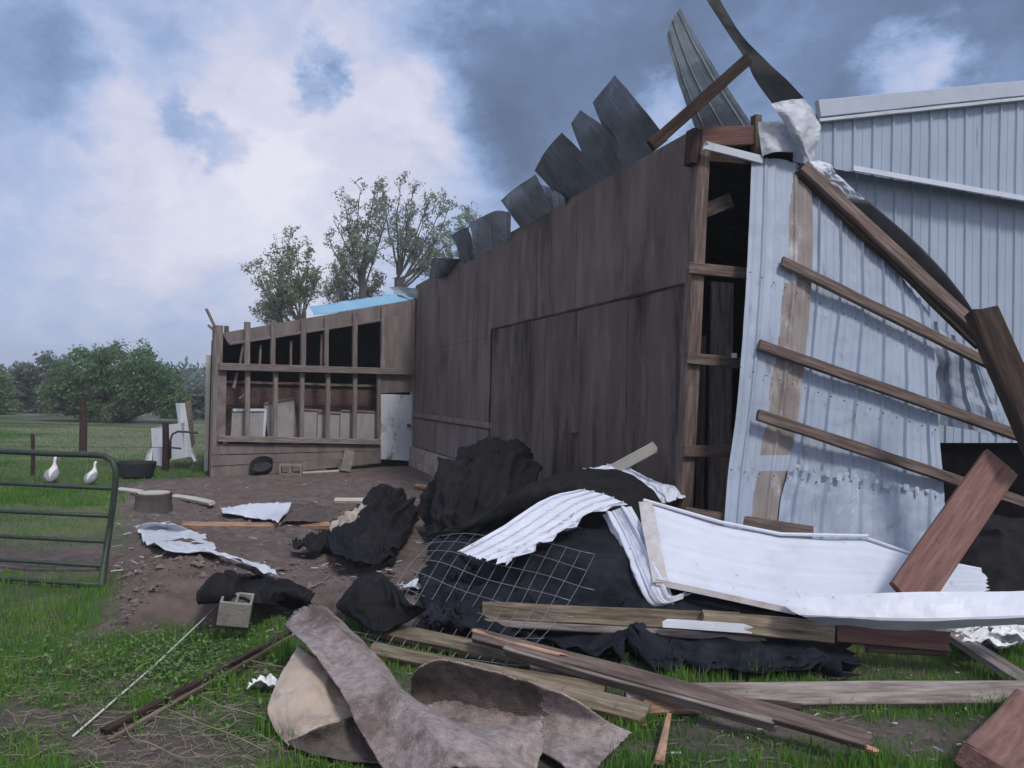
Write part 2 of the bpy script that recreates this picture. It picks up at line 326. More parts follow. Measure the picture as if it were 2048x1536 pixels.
def frame_from(p0, p1, face):
    """x along p0->p1, z as near as possible to 'face'"""
    p0, p1 = Vector(p0), Vector(p1); x = (p1 - p0).normalized(); f = Vector(face)
    z = (f - x * f.dot(x))
    z = z.normalized() if z.length > 1e-4 else x.orthogonal().normalized()
    y = z.cross(x)
    m = Matrix.Identity(4)
    for i in range(3): m[i][0], m[i][1], m[i][2], m[i][3] = x[i], y[i], z[i], p0[i]
    return m, (p1 - p0).length
def board(name, p0, p1, w, t, m, face=(0, 0, 1), parent=None, jag0=0, jag1=0, bow=0.0, rough=0.003, seed=None, nail=False, w1=None):
    """a sawn board: bevelled section, slight warp, optional splintered ends. w across, t thick, 'face' = broad side normal"""
    Mw, L = frame_from(p0, p1, face)
    sd_ = random.random() * 100 if seed is None else seed
    n = max(4, min(40, int(L / 0.12))); mb = MB(); c = min(w, t) * 0.1
    ny = 5 if (jag0 or jag1) else 2
    ring = [(-w/2 + c, -t/2), (w/2 - c, -t/2), (w/2, -t/2 + c), (w/2, t/2 - c), (w/2 - c, t/2), (-w/2 + c, t/2), (-w/2, t/2 - c), (-w/2, -t/2 + c)]
    if ny == 5:
        ring = [(-w/2 + c, -t/2), (-w/5, -t/2), (w/6, -t/2), (w/2 - c, -t/2), (w/2, -t/2 + c), (w/2, t/2 - c), (w/2 - c, t/2), (w/6, t/2), (-w/5, t/2), (-w/2 + c, t/2), (-w/2, t/2 - c), (-w/2, -t/2 + c)]
    k = len(ring); vs = []
    jg = {}
    def jagv(y, sd2): return abs(mn.noise(Vector((round(y / w * 6) * 1.7, sd2, 3.1)))) * 2
    for i in range(n + 1):
        s_ = i / n; x = s_ * L
        wf = 1 + ((w1 / w - 1) * s_ if w1 else 0)
        bz = bow * 4 * s_ * (1 - s_)
        for (y, z) in ring:
            xx = x
            if i == 0 and jag0: xx += jag0 * jagv(y, sd_)
            if i == n and jag1: xx -= jag1 * jagv(y, sd_ + 5)
            q = Vector((x * 3, y * 25, sd_))
            vs.append((xx, y * wf + rough * mn.noise(q), z + bz + rough * mn.noise(q + Vector((9, 9, 9)))))
    fs = []
    for i in range(n):
        for j in range(k):
            q = (j + 1) % k
            fs.append((i * k + j, i * k + q, (i + 1) * k + q, (i + 1) * k + j))
    fs = [f[::-1] for f in fs]
    fs.append(tuple(range(k))); fs.append(tuple(n * k + j for j in reversed(range(k))))
    mb.add(vs, fs)
    if nail:
        for xx in (0.06, L - 0.06):
            mb.tube([(xx, 0, t/2 - 0.002), (xx, 0, t/2 + 0.006)], 0.006, 6)
    return mb.build(name, m, parent, Mw=Mw)
def catmull(ps, t):
    n = len(ps) - 1; i = min(int(t * n), n - 1); f = t * n - i
    p1, p2 = ps[i], ps[i + 1]
    p0_ = ps[i - 1] if i > 0 else p1 * 2 - p2
    p3 = ps[i + 2] if i + 2 <= n else p2 * 2 - p1
    return 0.5 * ((2 * p1) + (p2 - p0_) * f + (2 * p0_ - 5 * p1 + 4 * p2 - p3) * f * f + (3 * p1 - p0_ - 3 * p2 + p3) * f ** 3)
def linear(ps, t):
    n = len(ps) - 1; i = min(int(t * n), n - 1); f = t * n - i
    return ps[i] * (1 - f) + ps[i + 1] * f
def patch(name, ctrl, m, nu=40, nv=30, th=0.004, ribs=0, ribd=0.018, ribw=0.18, drape=(0, 6), nz=0.0, nzs=3.0, fold=0.0, folds=2.0, jag=(0, 0, 0, 0), jags=14,
          parent=None, lin_u=False, lin_v=False, smooth=True, seed=None, ribdir='u', build=True, strips=None, holes=None):
    """ctrl: rows (v) of points (u). Shell of thickness th; ribs are counted across u. m = (front, back[, strip])"""
    sd_ = (random.random() * 50) if seed is None else seed
    C_ = [[Vector(p) for p in row] for row in ctrl]
    fu = linear if lin_u else catmull; fv = linear if lin_v else catmull
    def prof(x):
        x = x % 1.0; a = abs(x - 0.5)
        e = ribw / 2
        main = max(0.0, min(1.0, (e - a) / (e * 0.5)))
        minor = 0.0
        for c0 in (0.18, 0.82): minor = max(minor, max(0.0, min(1.0, (0.035 - abs(x - c0)) / 0.02)) * 0.22)
        return max(main, minor)
    pts = np.zeros((nv + 1, nu + 1, 3)); U = np.zeros((nv + 1, nu + 1))
    for j in range(nv + 1):
        for i in range(nu + 1):
            u, v = i / nu, j / nv
            a0 = jag[0] * abs(mn.noise(Vector((v * jags, sd_, 1)))) * 2; a1 = jag[1] * abs(mn.noise(Vector((v * jags, sd_, 2)))) * 2
            b0 = jag[2] * abs(mn.noise(Vector((u * jags, sd_, 3)))) * 2; b1 = jag[3] * abs(mn.noise(Vector((u * jags, sd_, 4)))) * 2
            uu = a0 + u * (1 - a0 - a1); vv = b0 + v * (1 - b0 - b1)
            pts[j, i] = fv([fu(row, uu) for row in C_], vv); U[j, i] = uu
    def normals(p):
        du = np.gradient(p, axis=1); dv = np.gradient(p, axis=0)
        n_ = np.cross(du, dv); l = np.linalg.norm(n_, axis=2, keepdims=True); return FL * n_ / np.maximum(l, 1e-9)
    FL = 1.0
    if float((normals(pts) * (np.array(CAM) - pts)).sum()) < 0: FL = -1.0     # front = the side seen from the yard
    nn = normals(pts)
    for j in range(nv + 1):
        for i in range(nu + 1):
            d = 0.0; p = pts[j, i]; q = Vector(p)
            if ribs: d += ribd * prof((U[j, i] if ribdir == 'u' else j / nv) * ribs)
            if nz: d += nz * mn.fractal(q * nzs + Vector((sd_, 0, 0)), 0.8, 2.0, 4)
            if drape[0]:
                uu_, vv_ = U[j, i], j / nv
                wz = uu_ * drape[1] + 1.1 * mn.noise(Vector((uu_ * 2.2, vv_ * 2.2, sd_)))
                a_ = 1 - abs(mn.noise(Vector((wz, vv_ * .7, sd_ + 3)))) * 3.2; b_2 = 1 - abs(mn.noise(Vector((wz * 2.3, vv_ * 1.1, sd_ + 9)))) * 3.2
                ed = (min(1, 6 * uu_, 6 * (1 - uu_)) * .7 + .3) * min(1, .1 + 4 * vv_, .25 + 5 * (1 - vv_)) * (.55 + .9 * abs(mn.noise(Vector((uu_ * 3, vv_ * 3, sd_ + 1)))))
                d += drape[0] * ed * (max(a_, -.4) + .35 * max(b_2, -.4))
            if fold:
                q2 = Vector((q.x + .5 * q.z, q.y, q.z * .45 - .4 * q.x)) * folds
                q2 = q2 + Vector((mn.noise(q * 1.3), mn.noise(q * 1.3 + Vector((5, 5, 5))), 0)) * .8
                r_ = 1 - abs(mn.noise(q2 + Vector((0, sd_, 0)))) * 2.6; r2 = 1 - abs(mn.noise(q2 * 2.4 + Vector((sd_, 0, 7)))) * 2.6
                d += fold * (r_ * abs(r_) + .3 * r2 * abs(r2))
            pts[j, i] = p + nn[j, i] * d
    nn = normals(pts)
    back = pts - nn * th
    W = nu + 1; K = W * (nv + 1)
    mb = MB(); vs = [tuple(x) for x in pts.reshape(-1, 3)] + [tuple(x) for x in back.reshape(-1, 3)]
    fs = []; mi = []
    for j in range(nv):
        for i in range(nu):
            a = j * W + i; fm = 0
            if holes and holes((i + .5) / nu, (j + .5) / nv): continue
            if strips and strips((i + 0.5) / nu, (j + 0.5) / nv): fm = 2
            fs.append((a, a + 1, a + W + 1, a + W)); mi.append(fm)
            fs.append((K + a, K + a + W, K + a + W + 1, K + a + 1)); mi.append(1)
    edge = [(i, i + 1) for i in range(nu)] + [(i * W + nu, (i + 1) * W + nu) for i in range(nv)] + \
           [(nv * W + i + 1, nv * W + i) for i in range(nu)] + [((i + 1) * W, i * W) for i in range(nv)]
    for a, b in edge: fs.append((b, a, K + a, K + b)); mi.append(0)
    if FL < 0: fs = [f[::-1] for f in fs]
    mb.v = vs; mb.f = fs; mb.mi = mi
    ms = list(m) if isinstance(m, (list, tuple)) else [m, m]
    if len(ms) == 1: ms = ms * 2
    if not build: return mb, ms
    return mb.build(name, ms, parent, smooth=smooth)
def PP(rows): return [[P(*q) for q in r] for r in rows]

# ---------------------------------------------------------------- ground
def vnoise(x, y, seed=0):
    xi = np.floor(x).astype(np.int64); yi = np.floor(y).astype(np.int64); fx = x - xi; fy = y - yi
    fx = fx * fx * (3 - 2 * fx); fy = fy * fy * (3 - 2 * fy)
    def h(a, b):
        n_ = (a * 374761393 + b * 668265263 + seed * 982451653) & 0x7fffffff
        n_ = ((n_ ^ (n_ >> 13)) * 1274126177) & 0x7fffffff
        return ((n_ ^ (n_ >> 16)) & 0xffff) / 65535.0
    return (h(xi, yi) * (1 - fx) + h(xi + 1, yi) * fx) * (1 - fy) + (h(xi, yi + 1) * (1 - fx) + h(xi + 1, yi + 1) * fx) * fy
def fbm(x, y, o=4, seed=0):
    s = 0; a = 0.5
    for k in range(o):
        s = s + a * (vnoise(x, y, seed + k) - 0.5); x = x * 2.03; y = y * 2.03; a *= 0.55
    return s
def gxy(px, py): p = G(px, py); return (p.x, p.y)
DIRT = [gxy(*q) for q in [(180, 1275), (215, 1180), (235, 1110), (250, 1030), (245, 985), (300, 962), (420, 955), (470, 900), (1400, 900),
        (2048, 900), (2048, 1180), (1500, 1250), (1100, 1290), (900, 1290), (700, 1240), (560, 1240), (430, 1255), (330, 1272)]]
def inpoly_dist(x, y, poly):
    """signed distance (positive inside)"""
    x = np.asarray(x, float); y = np.asarray(y, float)
    ins = np.zeros(x.shape, bool); dm = np.full(x.shape, 1e9); n = len(poly)
    for i in range(n):
        x1, y1 = poly[i]; x2, y2 = poly[(i + 1) % n]
        c = ((y1 > y) != (y2 > y)); xx = (x2 - x1) * (y - y1) / ((y2 - y1) if y2 != y1 else 1e-9) + x1
        ins ^= c & (x < xx)
        t = np.clip(((x - x1) * (x2 - x1) + (y - y1) * (y2 - y1)) / ((x2 - x1) ** 2 + (y2 - y1) ** 2), 0, 1)
        dm = np.minimum(dm, np.hypot(x - x1 - t * (x2 - x1), y - y1 - t * (y2 - y1)))
    return np.where(ins, dm, -dm)
def dirt_mask(x, y):
    d = inpoly_dist(x, y, DIRT) + 0.7 * fbm(x * 1.4, y * 1.4, 4, 3)
    m = np.clip(d / 0.3 + 0.5, 0, 1)
    # trampled earth: behind the gate, and patches in the foreground
    gx, gy = gxy(60, 1120)
    m = np.maximum(m, np.clip(1.25 - np.hypot((x - gx) / 2.6, (y - gy) / 0.8) + 1.2 * fbm(x * 2, y * 2, 4, 9), 0, 0.85))
    for (qx, qy, rx, ry, k) in ((300, 1500, .75, .3, .9), (1650, 1450, 0.9, 0.22, .9), (120, 1440, .6, .25, .8), (1500, 1330, 1.4, .25, .6), (1850, 1480, .5, .3, .7), (350, 1440, .6, .2, .7), (1000, 1380, .8, .2, .7), (520, 1340, .5, .2, .6), (1450, 1500, .5, .15, .6), (250, 1370, .5, .12, .5)):
        cx, cy = gxy(qx, qy)
        m = np.maximum(m, np.clip(k * 1.5 * (1 - np.hypot((x - cx) / rx, (y - cy) / ry)) + 2.0 * fbm(x * 5, y * 5, 4, 12), 0, k))
    return m
def height(x, y):
    x = np.asarray(x, float); y = np.asarray(y, float)
    d = inpoly_dist(x, y, DIRT) + 0.5 * fbm(x * 1.4, y * 1.4, 3, 3)
    near = np.clip((9.5 - y) / 3.0, 0, 1)
    h = 0.15 * np.clip(d / 0.28, 0, 1) * near
    gx, gy = gxy(360, 1180)
    h = h + 0.10 * np.exp(-((x - gx) / 0.8) ** 2 - ((y - gy) / 0.7) ** 2)
    dm = np.clip(d / 0.3 + .5, 0, 1)
    nearf = np.clip((18 - y) / 8, 0, 1)
    h = h + nearf * (0.03 + 0.05 * dm) * fbm(x * 1.7, y * 1.7, 3, 21) * 2 + nearf * dm * 0.11 * fbm(x * 6, y * 6, 4, 31)
    return h
def H(x, y): return float(height(np.array([x]), np.array([y]))[0])
def GH(px, py, dz=0.0):
    p = G(px, py)
    for _ in range(4): p = G(px, py, H(p.x, p.y))
    return Vector((p.x, p.y, p.z + dz))

fx = np.arange(-9.0, 7.0, 0.055); fy = np.arange(2.2, 18, 0.055)
def grow(start, sign, d0=0.06, fct=1.12, lim=290):
    o = []; d = d0; c = start
    while abs(c) < lim: c += sign * d; o.append(c); d *= fct
    return o
gx_ = np.array(sorted(grow(-9.0, -1)) + list(fx) + grow(fx[-1], 1))
gy_ = np.array(sorted([2.2 - v for v in (0.06, .15, .3, .6, 1.2, 2.4, 5, 10, 20, 50)]) + list(fy) + grow(fy[-1], 1))
XX, YY = np.meshgrid(gx_, gy_)
ZZ = height(XX, YY); DM = dirt_mask(XX, YY)
me = bpy.data.meshes.new('ground'); nx_, ny_ = len(gx_), len(gy_)
me.vertices.add(nx_ * ny_); me.vertices.foreach_set('co', np.stack([XX, YY, ZZ], -1).reshape(-1))
idx = (np.arange(ny_ - 1)[:, None] * nx_ + np.arange(nx_ - 1)[None, :]).reshape(-1)
qd = np.stack([idx, idx + 1, idx + nx_ + 1, idx + nx_], -1).astype(np.int32)
me.loops.add(qd.size); me.loops.foreach_set('vertex_index', qd.reshape(-1))
me.polygons.add(len(qd)); me.polygons.foreach_set('loop_start', np.arange(len(qd)) * 4)
me.update(calc_edges=True)
at_ = me.attributes.new('earth', 'FLOAT', 'POINT'); at_.data.foreach_set('value', DM.reshape(-1))
me.polygons.foreach_set('use_smooth', [True] * len(me.polygons))
gm = bpy.data.materials.new('ground'); gm.use_nodes = True; t = gm.node_tree; L = t.links; bs = t.nodes['Principled BSDF']
bs.inputs['Roughness'].default_value = 0.95; bs.inputs['Specular IOR Level'].default_value = 0.15
c = nd(t, 'ShaderNodeTexCoord'); A = nd(t, 'ShaderNodeAttribute'); A.attribute_name = 'earth'
def gn(scale, det=6, ro=0.6):
    n = nd(t, 'ShaderNodeTexNoise'); n.inputs['Scale'].default_value = scale; n.inputs['Detail'].default_value = det; n.inputs['Roughness'].default_value = ro
    L.new(c.outputs['Object'], n.inputs['Vector']); return n
def ramp(src, stops):
    r = nd(t, 'ShaderNodeValToRGB'); L.new(src, r.inputs['Fac']); e = r.color_ramp.elements
    e[0].position, e[0].color = stops[0][0], (*stops[0][1], 1); e[1].position, e[1].color = stops[-1][0], (*stops[-1][1], 1)
    for p_, c_ in stops[1:-1]: x = e.new(p_); x.color = (*c_, 1)
    return r.outputs[0]
def cmix(f, a, b):
    m_ = nd(t, 'ShaderNodeMix', data_type='RGBA')
    if isinstance(f, float): m_.inputs['Factor'].default_value = f
    else: L.new(f, m_.inputs['Factor'])
    for s_, v in ((6, a), (7, b)):
        if isinstance(v, tuple): m_.inputs[s_].default_value = (*v, 1)
        else: L.new(v, m_.inputs[s_])
    return m_.outputs[2]
soil = ramp(gn(7, 8, .7).outputs['Fac'], [(0.3, (0.06, 0.05, 0.048)), (0.5, (0.135, 0.112, 0.108)), (0.72, (0.22, 0.19, 0.18))])
soil_red = cmix(ramp(gn(0.55, 3).outputs['Fac'], [(0.45, (0, 0, 0)), (0.6, (1, 1, 1))]), soil, ramp(gn(5, 8, .7).outputs['Fac'], [(0.3, (0.085, 0.062, 0.056)), (0.7, (0.19, 0.148, 0.135))]))
turf = ramp(gn(3.2, 8, .7).outputs['Fac'], [(0.3, (0.022, 0.036, 0.015)), (0.5, (0.04, 0.07, 0.026)), (0.7, (0.08, 0.10, 0.042))])
tf2 = cmix(ramp(gn(0.35, 5).outputs['Fac'], [(0.40, (0, 0, 0)), (0.55, (1, 1, 1))]), turf, ramp(gn(2, 8, .75).outputs['Fac'], [(0.35, (0.055, 0.065, 0.05)), (0.65, (0.12, 0.13, 0.09))]))
tf2 = cmix(ramp(gn(0.12, 4).outputs['Fac'], [(0.48, (0, 0, 0)), (0.56, (0.8, 0.8, 0.8))]), tf2, (0.19, 0.18, 0.15))
L.new(cmix(A.outputs['Fac'], tf2, soil_red), bs.inputs['Base Color'])
b = nd(t, 'ShaderNodeBump'); b.inputs['Strength'].default_value = 0.9; b.inputs['Distance'].default_value = 0.03
L.new(gn(22, 8, .75).outputs['Fac'], b.inputs['Height']); L.new(b.outputs[0], bs.inputs['Normal'])
me.materials.append(gm)
ground = bpy.data.objects.new('ground', me); place(ground, Matrix.Identity(4)); ground['kind'] = 'structure'

# ---------------------------------------------------------------- barn planes
e_ = Vector((-0.342, 0.94, 0)).normalized(); g_ = Vector((0.94, 0.342, 0)).normalized()
C0 = Vector((1.547, 6.6, 0)); LEN = 10.75; WID = 12.0; EH = 3.9; SL = 0.23
D0 = C0 + e_ * LEN
EP = Plane(C0, (-0.94, -0.342, 0)); GP = Plane(C0, (0.342, -0.94, 0))
A0 = Vector((-5.33, 13.6, 0)); B0 = D0 + Vector((-0.02, -0.02, 0))
l_ = (B0 - A0).normalized(); LP = Plane(A0, Vector((l_.y, -l_.x, 0)))
nE, nG, nL = EP.n, GP.n, LP.n
Z = Vector((0, 0, 1))
barn = thing('barn', C0, 'storm damaged barn with dark plywood side wall, peeled roof and white ribbed gable siding', 'barn')

def slab(pts, n, th):
    """polygon extruded backwards (against n) by th"""
    pts = [Vector(p) for p in pts]; k = len(pts); n = Vector(n).normalized()
    nn_ = (pts[1] - pts[0]).cross(pts[2] - pts[1])
    ar = Vector((0, 0, 0))
    for i in range(k): ar += pts[i].cross(pts[(i + 1) % k])
    if ar.dot(n) < 0: pts = pts[::-1]
    vs = pts + [p - n * th for p in pts]
    fs = [tuple(range(k)), tuple(reversed(range(k, 2 * k)))]
    for i in range(k): j = (i + 1) % k; fs.append((j, i, k + i, k + j))
    return MB().add(vs, fs)
# eave wall: plywood sheets side by side with thin gaps, seated on a concrete footing
mb = MB(); step = 1.22; u = 0.0; k = 0
FT = 0.62
def etop(u): return EH - 0.0 * u
while u < LEN - 0.02:
    u2 = min(u + step, LEN); dz = random.uniform(-0.01, 0.01); of = random.uniform(0, 0.010)
    a = C0 + e_ * (u + 0.004) + nE * of; b_ = C0 + e_ * (u2 - 0.004) + nE * of
    for (z0, z1) in ((FT * 0.55, 2.44), (2.444, EH)):
        s_ = slab([a + Z * z0, b_ + Z * z0, b_ + Z * z1, a + Z * z1], nE, 0.02); mb.add(s_.v, s_.f)
    u = u2
mb.build('plywood_wall', 'ply', barn)
# overlaid lower sheets (old doorway cover): pixel outline put on the wall plane
OV = 0.045
tl, tr = EP(990, 660), EP(1368, 575)
def uof(p): return (p - C0).dot(e_)
uL, uR = uof(tl), 0.03
zt = (tl.z + tr.z) / 2
mb = MB(); us = np.linspace(uR, uL, 6)
for i in range(5):
    a = C0 + e_ * (us[i] + 0.003) + nE * (OV + (i % 2) * 0.006); b_ = C0 + e_ * (us[i + 1] - 0.003) + nE * (OV + (i % 2) * 0.006)
    s_ = slab([a + Z * 0.1, b_ + Z * 0.1, b_ + Z * (zt + random.uniform(-.008, .008)), a + Z * (zt + random.uniform(-.008, .008))], nE, 0.02); mb.add(s_.v, s_.f)
for i in range(5):
    for z_ in np.arange(.35, zt - .05, .3):
        for f in (.12, .88):
            pn = C0 + e_ * (us[i] + (us[i + 1] - us[i]) * f) + nE * (OV + .006) + Z * float(z_); mb.tube([pn, pn + nE * .004], .007, 5)
board('seam_strip', C0 + e_ * (uR - .0) + nE * (OV + .004) + Z * (zt + .012), C0 + e_ * uL + nE * (OV + .004) + Z * (zt + .012), 0.022, 0.02, 'wood_dark', nE, barn, rough=.012)
board('seam_strip', C0 + e_ * (uL + .012) + nE * (OV + .002) + Z * .5, C0 + e_ * (uL + .012) + nE * (OV + .002) + Z * (zt + .01), 0.03, 0.02, 'wood_dark', nE, barn, rough=.010)
dpn = mb.build('door_panel', 'ply_dark', barn)
h_ = MB(); pc = EP(1145, 866, OV + 0.03); h_.tube([pc - e_ * 0.1, pc + e_ * 0.1], 0.014, 6); h_.tube([pc, pc - Z * 0.35], 0.012, 6)
h_.build('latch', 'rust', dpn)
# lower ledge and skirting at the far end
board('ledge', EP(826, 829, 0.03), EP(986, 852, 0.03), 0.09, 0.05, 'ply_gray', nE, barn)
mb = MB()
for i in range(8):
    a = uL + 0.02 + i * (LEN - uL) / 8; b2 = uL + (i + 1) * (LEN - uL) / 8 - 0.01
    o = nE * (0.022 + 0.006 * (i % 2))
    s_ = slab([C0 + e_ * a + o + Z * 0.45, C0 + e_ * b2 + o + Z * 0.45, C0 + e_ * b2 + o + Z * 1.02, C0 + e_ * a + o + Z * 1.02], nE, 0.018); mb.add(s_.v, s_.f)
mb.build('skirt_boards', 'ply_gray', barn)
mb = MB()
for k in range(14):
    a = uR + 0.1 + k * (LEN - 0.2) / 14; b2 = a + (LEN - .2) / 14 - 0.012
    for r_ in range(2):
        s_ = slab([C0 + e_ * a + nE * (0.09 + .004 * ((k + r_) % 2)) + Z * (r_ * .25 - .08), C0 + e_ * b2 + nE * (0.09 + .004 * ((k + r_) % 2)) + Z * (r_ * .25 - .08),
                   C0 + e_ * b2 + nE * (0.09 + .004 * ((k + r_) % 2)) + Z * (r_ * .25 + .165), C0 + e_ * a + nE * (0.09 + .004 * ((k + r_) % 2)) + Z * (r_ * .25 + .165)], nE, 0.12)
        mb.add(s_.v, s_.f)
mb.build('footing', 'footing', barn)
# interior lining, roof, far walls
Cb = C0 + g_ * WID
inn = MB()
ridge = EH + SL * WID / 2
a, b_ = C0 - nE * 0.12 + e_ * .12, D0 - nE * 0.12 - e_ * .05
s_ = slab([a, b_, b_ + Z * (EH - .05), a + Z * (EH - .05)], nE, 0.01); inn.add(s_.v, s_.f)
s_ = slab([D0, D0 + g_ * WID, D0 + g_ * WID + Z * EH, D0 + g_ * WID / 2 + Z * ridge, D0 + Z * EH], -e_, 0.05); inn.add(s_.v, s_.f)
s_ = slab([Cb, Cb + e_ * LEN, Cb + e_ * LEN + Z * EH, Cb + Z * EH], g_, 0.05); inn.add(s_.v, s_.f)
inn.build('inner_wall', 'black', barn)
rf = MB()
for (p, q, z0, z1) in ((0.0, WID / 2, EH, ridge), (WID / 2, WID + 0.3, ridge, EH - .07)):
    a = C0 + g_ * p + e_ * 0.05 + Z * (z0 - 0.03); b_ = C0 + g_ * q + e_ * 0.05 + Z * (z1 - 0.03)
    s_ = slab([a, b_, b_ + e_ * (LEN + .2), a + e_ * (LEN + .2)], Vector((0, 0, 1)), 0.04); rf.add(s_.v, s_.f)
rf.build('roof', 'roof', barn)
MAT_in = 'black'
# earth floor darkness inside comes from the closed shell; the lining's is painted in
# ---- gable wall
def gt(px, py=600): return (GP(px, py) - C0).dot(g_)
def siding_cols(name, u0, u1, ztop, zbot, off, m, ribd=0.02, pitch=0.23, parent=barn, plane=(C0, g_, nG), wav=0.0, sd=1.0):
    o, d, n = plane; cols = []; u = u0
    prof = [(0, 0), (0.38, 0), (0.40, .25), (.43, .25), (.45, 0), (0.84, 0), (0.88, 1), (0.96, 1), (1.0, 0)]
    k = 0
    while u < u1:
        for (f, hh) in prof[:-1]:
            uu = u0 + (k + f) * pitch
            if uu <= u1: cols.append((uu, hh * ribd))
        k += 1; u = u0 + k * pitch
    cols.append((u1, 0)); mb = MB(); vs = []; R_ = 10
    for (uu, hh) in cols:
        z0, z1 = zbot(uu), ztop(uu)
        for j in range(R_ + 1):
            z_ = z0 + (z1 - z0) * j / R_
            wv = wav * mn.noise(Vector((uu * 1.3, z_ * 1.1, sd)))
            vs.append(o + d * uu + n * (off + hh + wv) + Z * z_)
    K = len(vs); vs += [v - n * 0.003 for v in vs]; fs = []; W = R_ + 1
    for i in range(len(cols) - 1):
        for j in range(R_):
            a = i * W + j
            fs.append((a, a + W, a + W + 1, a + 1)); fs.append((K + a, K + a + 1, K + a + W + 1, K + a + W))
        a = i * W; fs.append((a, K + a, K + a + W, a + W)); a = i * W + R_; fs.append((a, a + W, K + a + W, K + a))
    a = 0
    for j in range(R_):
        fs.append((j, j + 1, K + j + 1, K + j)); q = (len(cols) - 1) * W + j; fs.append((q, K + q, K + q + 1, q + 1))
    return mb.add(vs, fs).build(name, m, parent)
uF0, uF1 = gt(1680, 352), gt(2048, 415)
zF0, zF1 = GP(1680, 352).z, GP(2048, 415).z
def zflap(u): return zF0 + (zF1 - zF0) * (u - uF0) / (uF1 - uF0)
def zrake(u): return EH + 0.02 + SL * u if u < WID / 2 else EH + .02 + SL * (WID - u)
siding_cols('upper_siding', gt(1560), WID, lambda u: zrake(u) - 0.05, zflap, 0.14, 'siding', wav=0.01)
siding_cols('lower_siding', gt(1600), WID, lambda u: zflap(u) + 0.12, lambda u: 1.18 if u < 4.6 else 0.05, -0.03, 'siding', wav=0.012, sd=4)
# flap edge trim and rake trim
board('flap_trim', C0 + g_ * (uF0 - .02) + nG * 0.18 + Z * (zflap(uF0) + .02), C0 + g_ * WID + nG * 0.18 + Z * (zflap(WID) + .02), 0.05, 0.02, 'white', nG, barn)
ra = C0 + g_ * gt(1600) + Z * (zrake(gt(1600)) - .02); rb = C0 + g_ * (WID / 2) + Z * (zrake(WID / 2) - .02)
board('rake_trim', ra + nG * 0.19, rb + nG * 0.19, 0.15, 0.05, 'trim', nG, barn)
board('rake_trim', ra + nG * 0.195 - Z * 0.105, rb + nG * 0.195 - Z * 0.105, 0.03, 0.05, 'white_dirty', nG, barn)
# corner framing of the open bay
board('corner_post', GP(1402, 296, 0.03), GP(1362, 1120, 0.03), 0.125, 0.12, 'wood_brown', nG, barn)
board('corner_post', GP(1389, 262, 0.03), GP(1384, 330, 0.03), 0.10, 0.12, 'wood_dark', nG, barn)
for (a, b_) in (((1376, 536), (1500, 548)), ((1372, 716), (1500, 728)), ((1366, 902), (1500, 903))):
    board('girt', GP(*a, 0.11), GP(*b_, 0.11), 0.095, 0.045, 'wood_brown', nG, barn, nail=True)
board('header_beam', GP(1392, 276, 0.02), GP(1512, 272, 0.02), 0.17, 0.07, 'wood_red', nG, barn)
board('header_beam', GP(1392, 312, 0.0), GP(1512, 322, 0.0), 0.10, 0.07, 'wood_dark', nG, barn)
board('header_post', GP(1512, 232, 0.04), GP(1514, 330, 0.04), 0.07, 0.08, 'wood_moss', nG, barn)
board('fascia_trim', GP(1408, 291, 0.17), GP(1524, 320, 0.17), 0.068, 0.03, 'white_dirty', nG, barn, jag0=0.03)
# boards inside the bay
GI = Plane(C0 - nG * 0.35, nG)
board('inner_board', GI(1444, 565), GI(1436, 1120), 0.24, 0.03, 'wood_gray', nG, barn)
board('inner_board', GI(1402, 668), GI(1395, 1120), 0.10, 0.03, 'wood_brown', nG, barn, jag0=0.1)
board('inner_board', GI(1395, 742, -.12), GI(1390, 1120, -.12), 0.55, 0.03, 'wood_dark', nG, barn)
board('inner_brace', GI(1400, 425, .1), GI(1462, 400, .1), 0.13, 0.04, 'wood_brown', nG, barn, jag1=0.03)
sw = MB().box(-.02, .02, -.015, .015, -.02, .02)
pm = GP(1468, 711, 0.15); swo = MB(); swo.add([Vector(v) + pm for v in sw.v], sw.f); swo.build('light_bracket', 'white', barn)
# added black sheet standing in for shade behind the open right part
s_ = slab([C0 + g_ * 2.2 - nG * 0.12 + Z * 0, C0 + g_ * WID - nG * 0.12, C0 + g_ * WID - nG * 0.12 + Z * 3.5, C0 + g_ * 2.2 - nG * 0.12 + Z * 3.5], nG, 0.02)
s_.build('interior_shade_sheet', 'black', barn)
board('sill_beam', GP(1900, 1150, .05), GP(2300, 1172, .05), 0.2, 0.1, 'wood_brown', nG, barn)

# ---- peeled roof sheets along the eave (base on the wall line, free ends up in the air)
def RE(px, py, off): return EP(px, py, off)
def roofsheet(rows, ribs, m=('roof', 'roof'), jag=(0, 0, 0, 0), nu=32, nv=14, seed=1, name='roof_sheet', plane=EP):
    if plane is EP: rows = rows[:-1] + [[(x, y + 12, o) for x, y, o in rows[-1]]]
    return patch(name, [[plane(*q) for q in r] for r in rows], m, nu=nu, nv=nv, th=0.003, ribs=ribs, ribd=0.007, ribw=0.12, jag=jag, parent=barn, seed=seed, smooth=False, nz=0.02, nzs=1.5)
